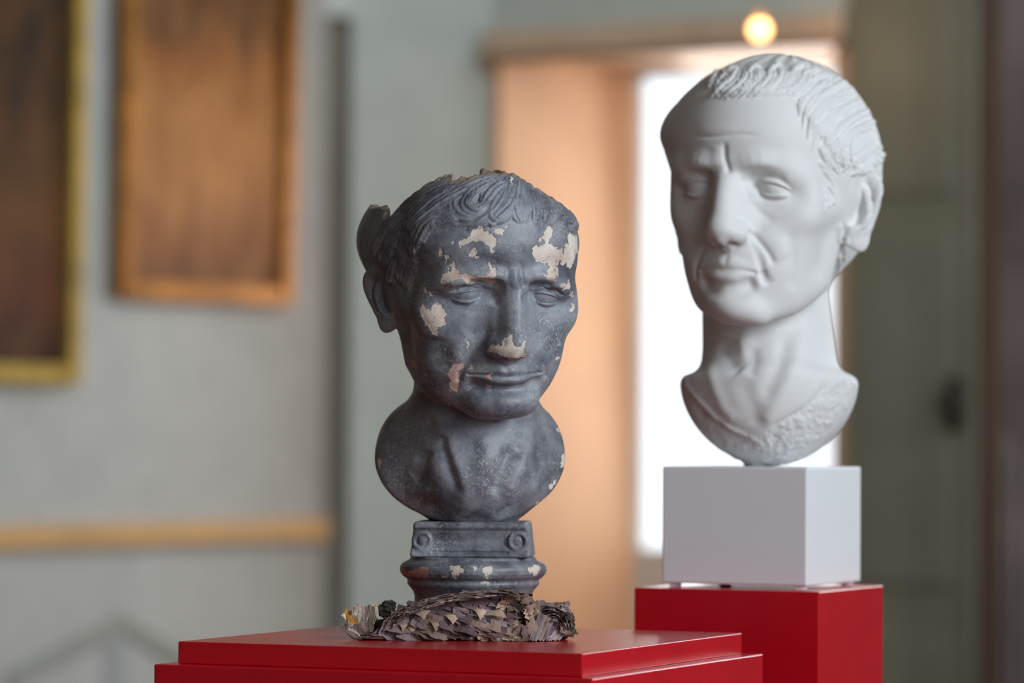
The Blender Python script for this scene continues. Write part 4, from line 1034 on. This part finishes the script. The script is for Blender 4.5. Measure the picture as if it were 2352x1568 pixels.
    # dark core so that nothing shows through
    def core(P):
        def E(px,py,rx,ry,rz,dy): c=at(px,py,D0+dy)*100; return ell(P,tuple(c),(rx,ry,rz))
        d=E(1040,1452,6.4,2.2,3.0,.028); d=su(d,E(1150,1440,4.0,2.4,3.0,.032),1.0); d=su(d,E(1268,1445,1.7,2.0,1.6,.03),.6); d=su(d,E(905,1458,3.0,2.0,1.6,.03),.6)
        return np.maximum(d+.18*fbm(P*1.3,3,31),(zs*100+.02)-P[:,2]).astype(F32)
    c0=at(1050,1460,D0+.03)*100
    me,V=mesh_sdf(core,c0-np.array([12,5,3]),c0+np.array([12,5,6]),.3,1); me.vertices.foreach_set('co',(V/100).ravel()); me.update()
    link('heap_core',me,PM['dark'],hb,True)
    # arched pack of layers: fans out at the lower left, tight along the top
    arch=[(822,1466),(846,1459),(868,1444),(888,1422),(912,1401),(948,1385),(995,1372),(1050,1362),(1105,1357),(1150,1356),(1186,1360)]
    sp_=[1,7,20,27,26,22,19,17,15,13,11]
    for k in range(22):
        f=k/21; C=[(x+f*sp_[i]*(.95 if i<5 else .25),y+f*sp_[i]*(.45 if i<5 else 1.)) for i,(x,y) in enumerate(arch)]
        strip(C[(k%2):11-(k%4)],D0-.001-.007*f+.002*math.sin(k*2.2),.04,['taupe','purple','taupe','beige','taupe','purple','dark'][k%7],wav=1.2,edge=.5,seed=k,thick=.0007,n=44)
    # shingled pleats under the arch
    for row in range(5):
        y=1393+row*13; x0=942-row*8+ (0 if row else 30); 
        for i in range(9-(row==0)*2):
            px=x0+i*31+rnd.uniform(-6,6); py=y+rnd.uniform(-4,4)-(5 if 3<i<10 else 0)+ (8 if i<2 else 0)
            if px>1165: continue
            flake(px,py,D0+.008-.0035*row+rnd.uniform(-.001,.001),rnd.uniform(2.3,3.4),rnd.uniform(1.1,1.6),-.30+rnd.uniform(-.18,.12),rnd.uniform(.1,.7),rnd.uniform(.2,.8),rnd.choice(['purple','purple','lilac','purple','purple'] if row<3 else ['purple','lilac','taupe','purple']),.16)
    # lower fringe of pale torn corners
    Tn=[((868,1462),(905,1443),(925,1465)),((896,1446),(940,1428),(938,1462)),((912,1430),(946,1432),(925,1448)),((930,1436),(967,1430),(948,1456)),((905,1466),(960,1444),(962,1464)),
        ((960,1444),(1007,1452),(972,1471)),((985,1428),(1020,1440),(1000,1450)),((1000,1420),(1060,1436),(1012,1452)),((1020,1414),(1056,1418),(1040,1436)),((1008,1470),(1060,1448),(1066,1466)),
        ((1052,1414),(1092,1420),(1080,1448)),((1060,1440),(1110,1430),(1098,1462)),((1100,1462),(1150,1440),(1148,1470)),((1080,1446),(1120,1440),(1100,1470)),((1086,1398),(1120,1404),(1104,1424)),
        ((1120,1440),(1162,1418),(1150,1462)),((1108,1412),(1150,1398),(1164,1418)),((1130,1466),(1160,1452),(1170,1472)),((950,1410),(990,1402),(975,1424)),((975,1462),(1010,1456),(1030,1470))]
    Tn=[t3 for k,t3 in enumerate(Tn) if (sum(p[1] for p in t3)/3>1436 or k in (6,8,9,14,16,18)) and k>1]
    for k,T3 in enumerate(Tn):
        tri(T3,D0-.006+.0012*(k%4),['beige','pale2','beige','taupe'][k%4].replace('pale2','beige'),.3+.1*(k%3),dd=(rnd.uniform(0,.004),rnd.uniform(0,.004),rnd.uniform(-.008,-.002)))
    for k in range(26):
        px=rnd.uniform(900,1170); py=rnd.uniform(1450,1466); flake(px,py,D0-.002+rnd.uniform(-.003,.004),rnd.uniform(1,2.1),rnd.uniform(.7,1.3),rnd.uniform(-.8,.8),rnd.uniform(-.2,.9),rnd.uniform(0,.7),rnd.choice(['beige','taupe','purple','beige','lilac']),.35)
    # crumpled middle right: rolled and folded scraps
    for k in range(46):
        px=rnd.uniform(1112,1232); py=rnd.uniform(1384,1462); flake(px,py,D0-.004+rnd.uniform(-.006,.008)+.0002*(1462-py)*.8,rnd.uniform(.8,1.9),rnd.uniform(.6,1.5),rnd.uniform(-1.5,1.5),rnd.uniform(-.7,1.0),rnd.uniform(-.6,1.1),rnd.choice(['taupe','beige','taupe','lilac','beige','purple']),.4,yawt=rnd.uniform(-.7,.7))
    # brown torn block at the top right
    for k in range(10):
        strip([(1120+k*2,1359+k*3.6),(1160,1358+k*3.8),(1200,1361+k*3.4),(1224-k%3*3,1364+k*3.2)],D0+.006+.002*(k%3),.035,['taupe','dark','taupe','beige'][k%4],wav=1.3,edge=.5,seed=60+k,n=16)
    for k in range(12):
        flake(rnd.uniform(1150,1222),rnd.uniform(1366,1392),D0+.004+rnd.uniform(-.003,.003),rnd.uniform(.8,1.5),rnd.uniform(.6,1.1),rnd.uniform(-1,1),rnd.uniform(-.3,.6),rnd.uniform(-.2,.6),rnd.choice(['taupe','beige','dark','taupe']),.45)
    # right hand lump: nested curved layers
    for k in range(12):
        f=k/11; cx_,cy_=1262+f*6,1462; rx=54-40*f*.9; ry=70-40*f
        C=[(cx_+rx*math.cos(a),cy_-ry*max(0,math.sin(a))**.8) for a in np.linspace(math.pi*.98,.15+.1*f,9)]
        strip(C,D0+.004-.004*f+.002*math.sin(k*1.9),.045,['taupe','dark','lilac','purple','taupe','lilac'][k%6],wav=1.1,edge=.6,seed=90+k,n=24)
    for k in range(7):
        x=1236+k*9; C=[(x-10,1466),(x-4,1440-k),(x+4,1420),(x+16,1408+k*2)]
        flake(x,1440+k*1.5,D0-.003+.0012*k,.75,2.6-.12*k,-.35-.04*k,.25,.4,['lilac','beige','lilac','purple'][k%4],.12)
    for k in range(14): flake(rnd.uniform(1290,1316),rnd.uniform(1412,1456),D0+.008+rnd.uniform(-.008,.006),rnd.uniform(.6,1.3),rnd.uniform(.5,1.1),rnd.uniform(-1.5,1.5),rnd.uniform(-.6,.8),rnd.uniform(-.3,.8),rnd.choice(['taupe','dark','beige','dark']),.45,yawt=rnd.uniform(-.8,.8))
    for k in range(16): flake(rnd.uniform(1225,1305),rnd.uniform(1388,1402),D0+.01+rnd.uniform(-.006,.006),rnd.uniform(.6,1.2),rnd.uniform(.4,.8),rnd.uniform(-1,1),rnd.uniform(-.6,1.2),rnd.uniform(-.3,.8),rnd.choice(['taupe','dark','taupe','lilac']),.5)
    # left tuft of pale scraps with orange spots, curled tongue, dark mossy bits behind
    for k,(px,py,w,h,r,m) in enumerate([(826,1412,1.6,2.3,-.35,'pale'),(838,1420,1.8,2.2,-.1,'pale'),(848,1410,1.9,1.5,.25,'pale'),(806,1420,1.2,1.6,.5,'pale'),(798,1412,.9,.9,.9,'pale'),(812,1436,1.6,.9,-.3,'pale'),(826,1444,1.3,1.1,.6,'taupe'),(840,1446,1.6,1.2,.2,'taupe'),(852,1408,1.5,1.2,-.1,'pale')]):
        flake(px,py,D0+.006+.003*(k%3),w,h,r,rnd.uniform(-.3,.5),rnd.uniform(-.2,.6),m,.35,yawt=rnd.uniform(-.6,.6))
    tri([(784,1443),(797,1438),(832,1468)],D0+.004,'pale',.5,dd=(.004,.01,-.004)); tri([(784,1443),(812,1468),(834,1470)],D0+.002,'taupe',.4,dd=(.002,-.002,-.004))
    tri([(824,1468),(872,1464),(880,1450)],D0,'lilac',.2); tri([(830,1466),(900,1468),(885,1455)],D0-.002,'beige',.2)
    for k in range(12): flake(rnd.uniform(862,900),rnd.uniform(1384,1412),D0+.03+rnd.uniform(-.006,.006),rnd.uniform(.6,1.3),rnd.uniform(.5,1.0),rnd.uniform(-1.5,1.5),rnd.uniform(-.5,.9),rnd.uniform(-.3,.8),'dark',.5)
    print('paper pieces',cnt[0],time.time()-T0)
build_paper()
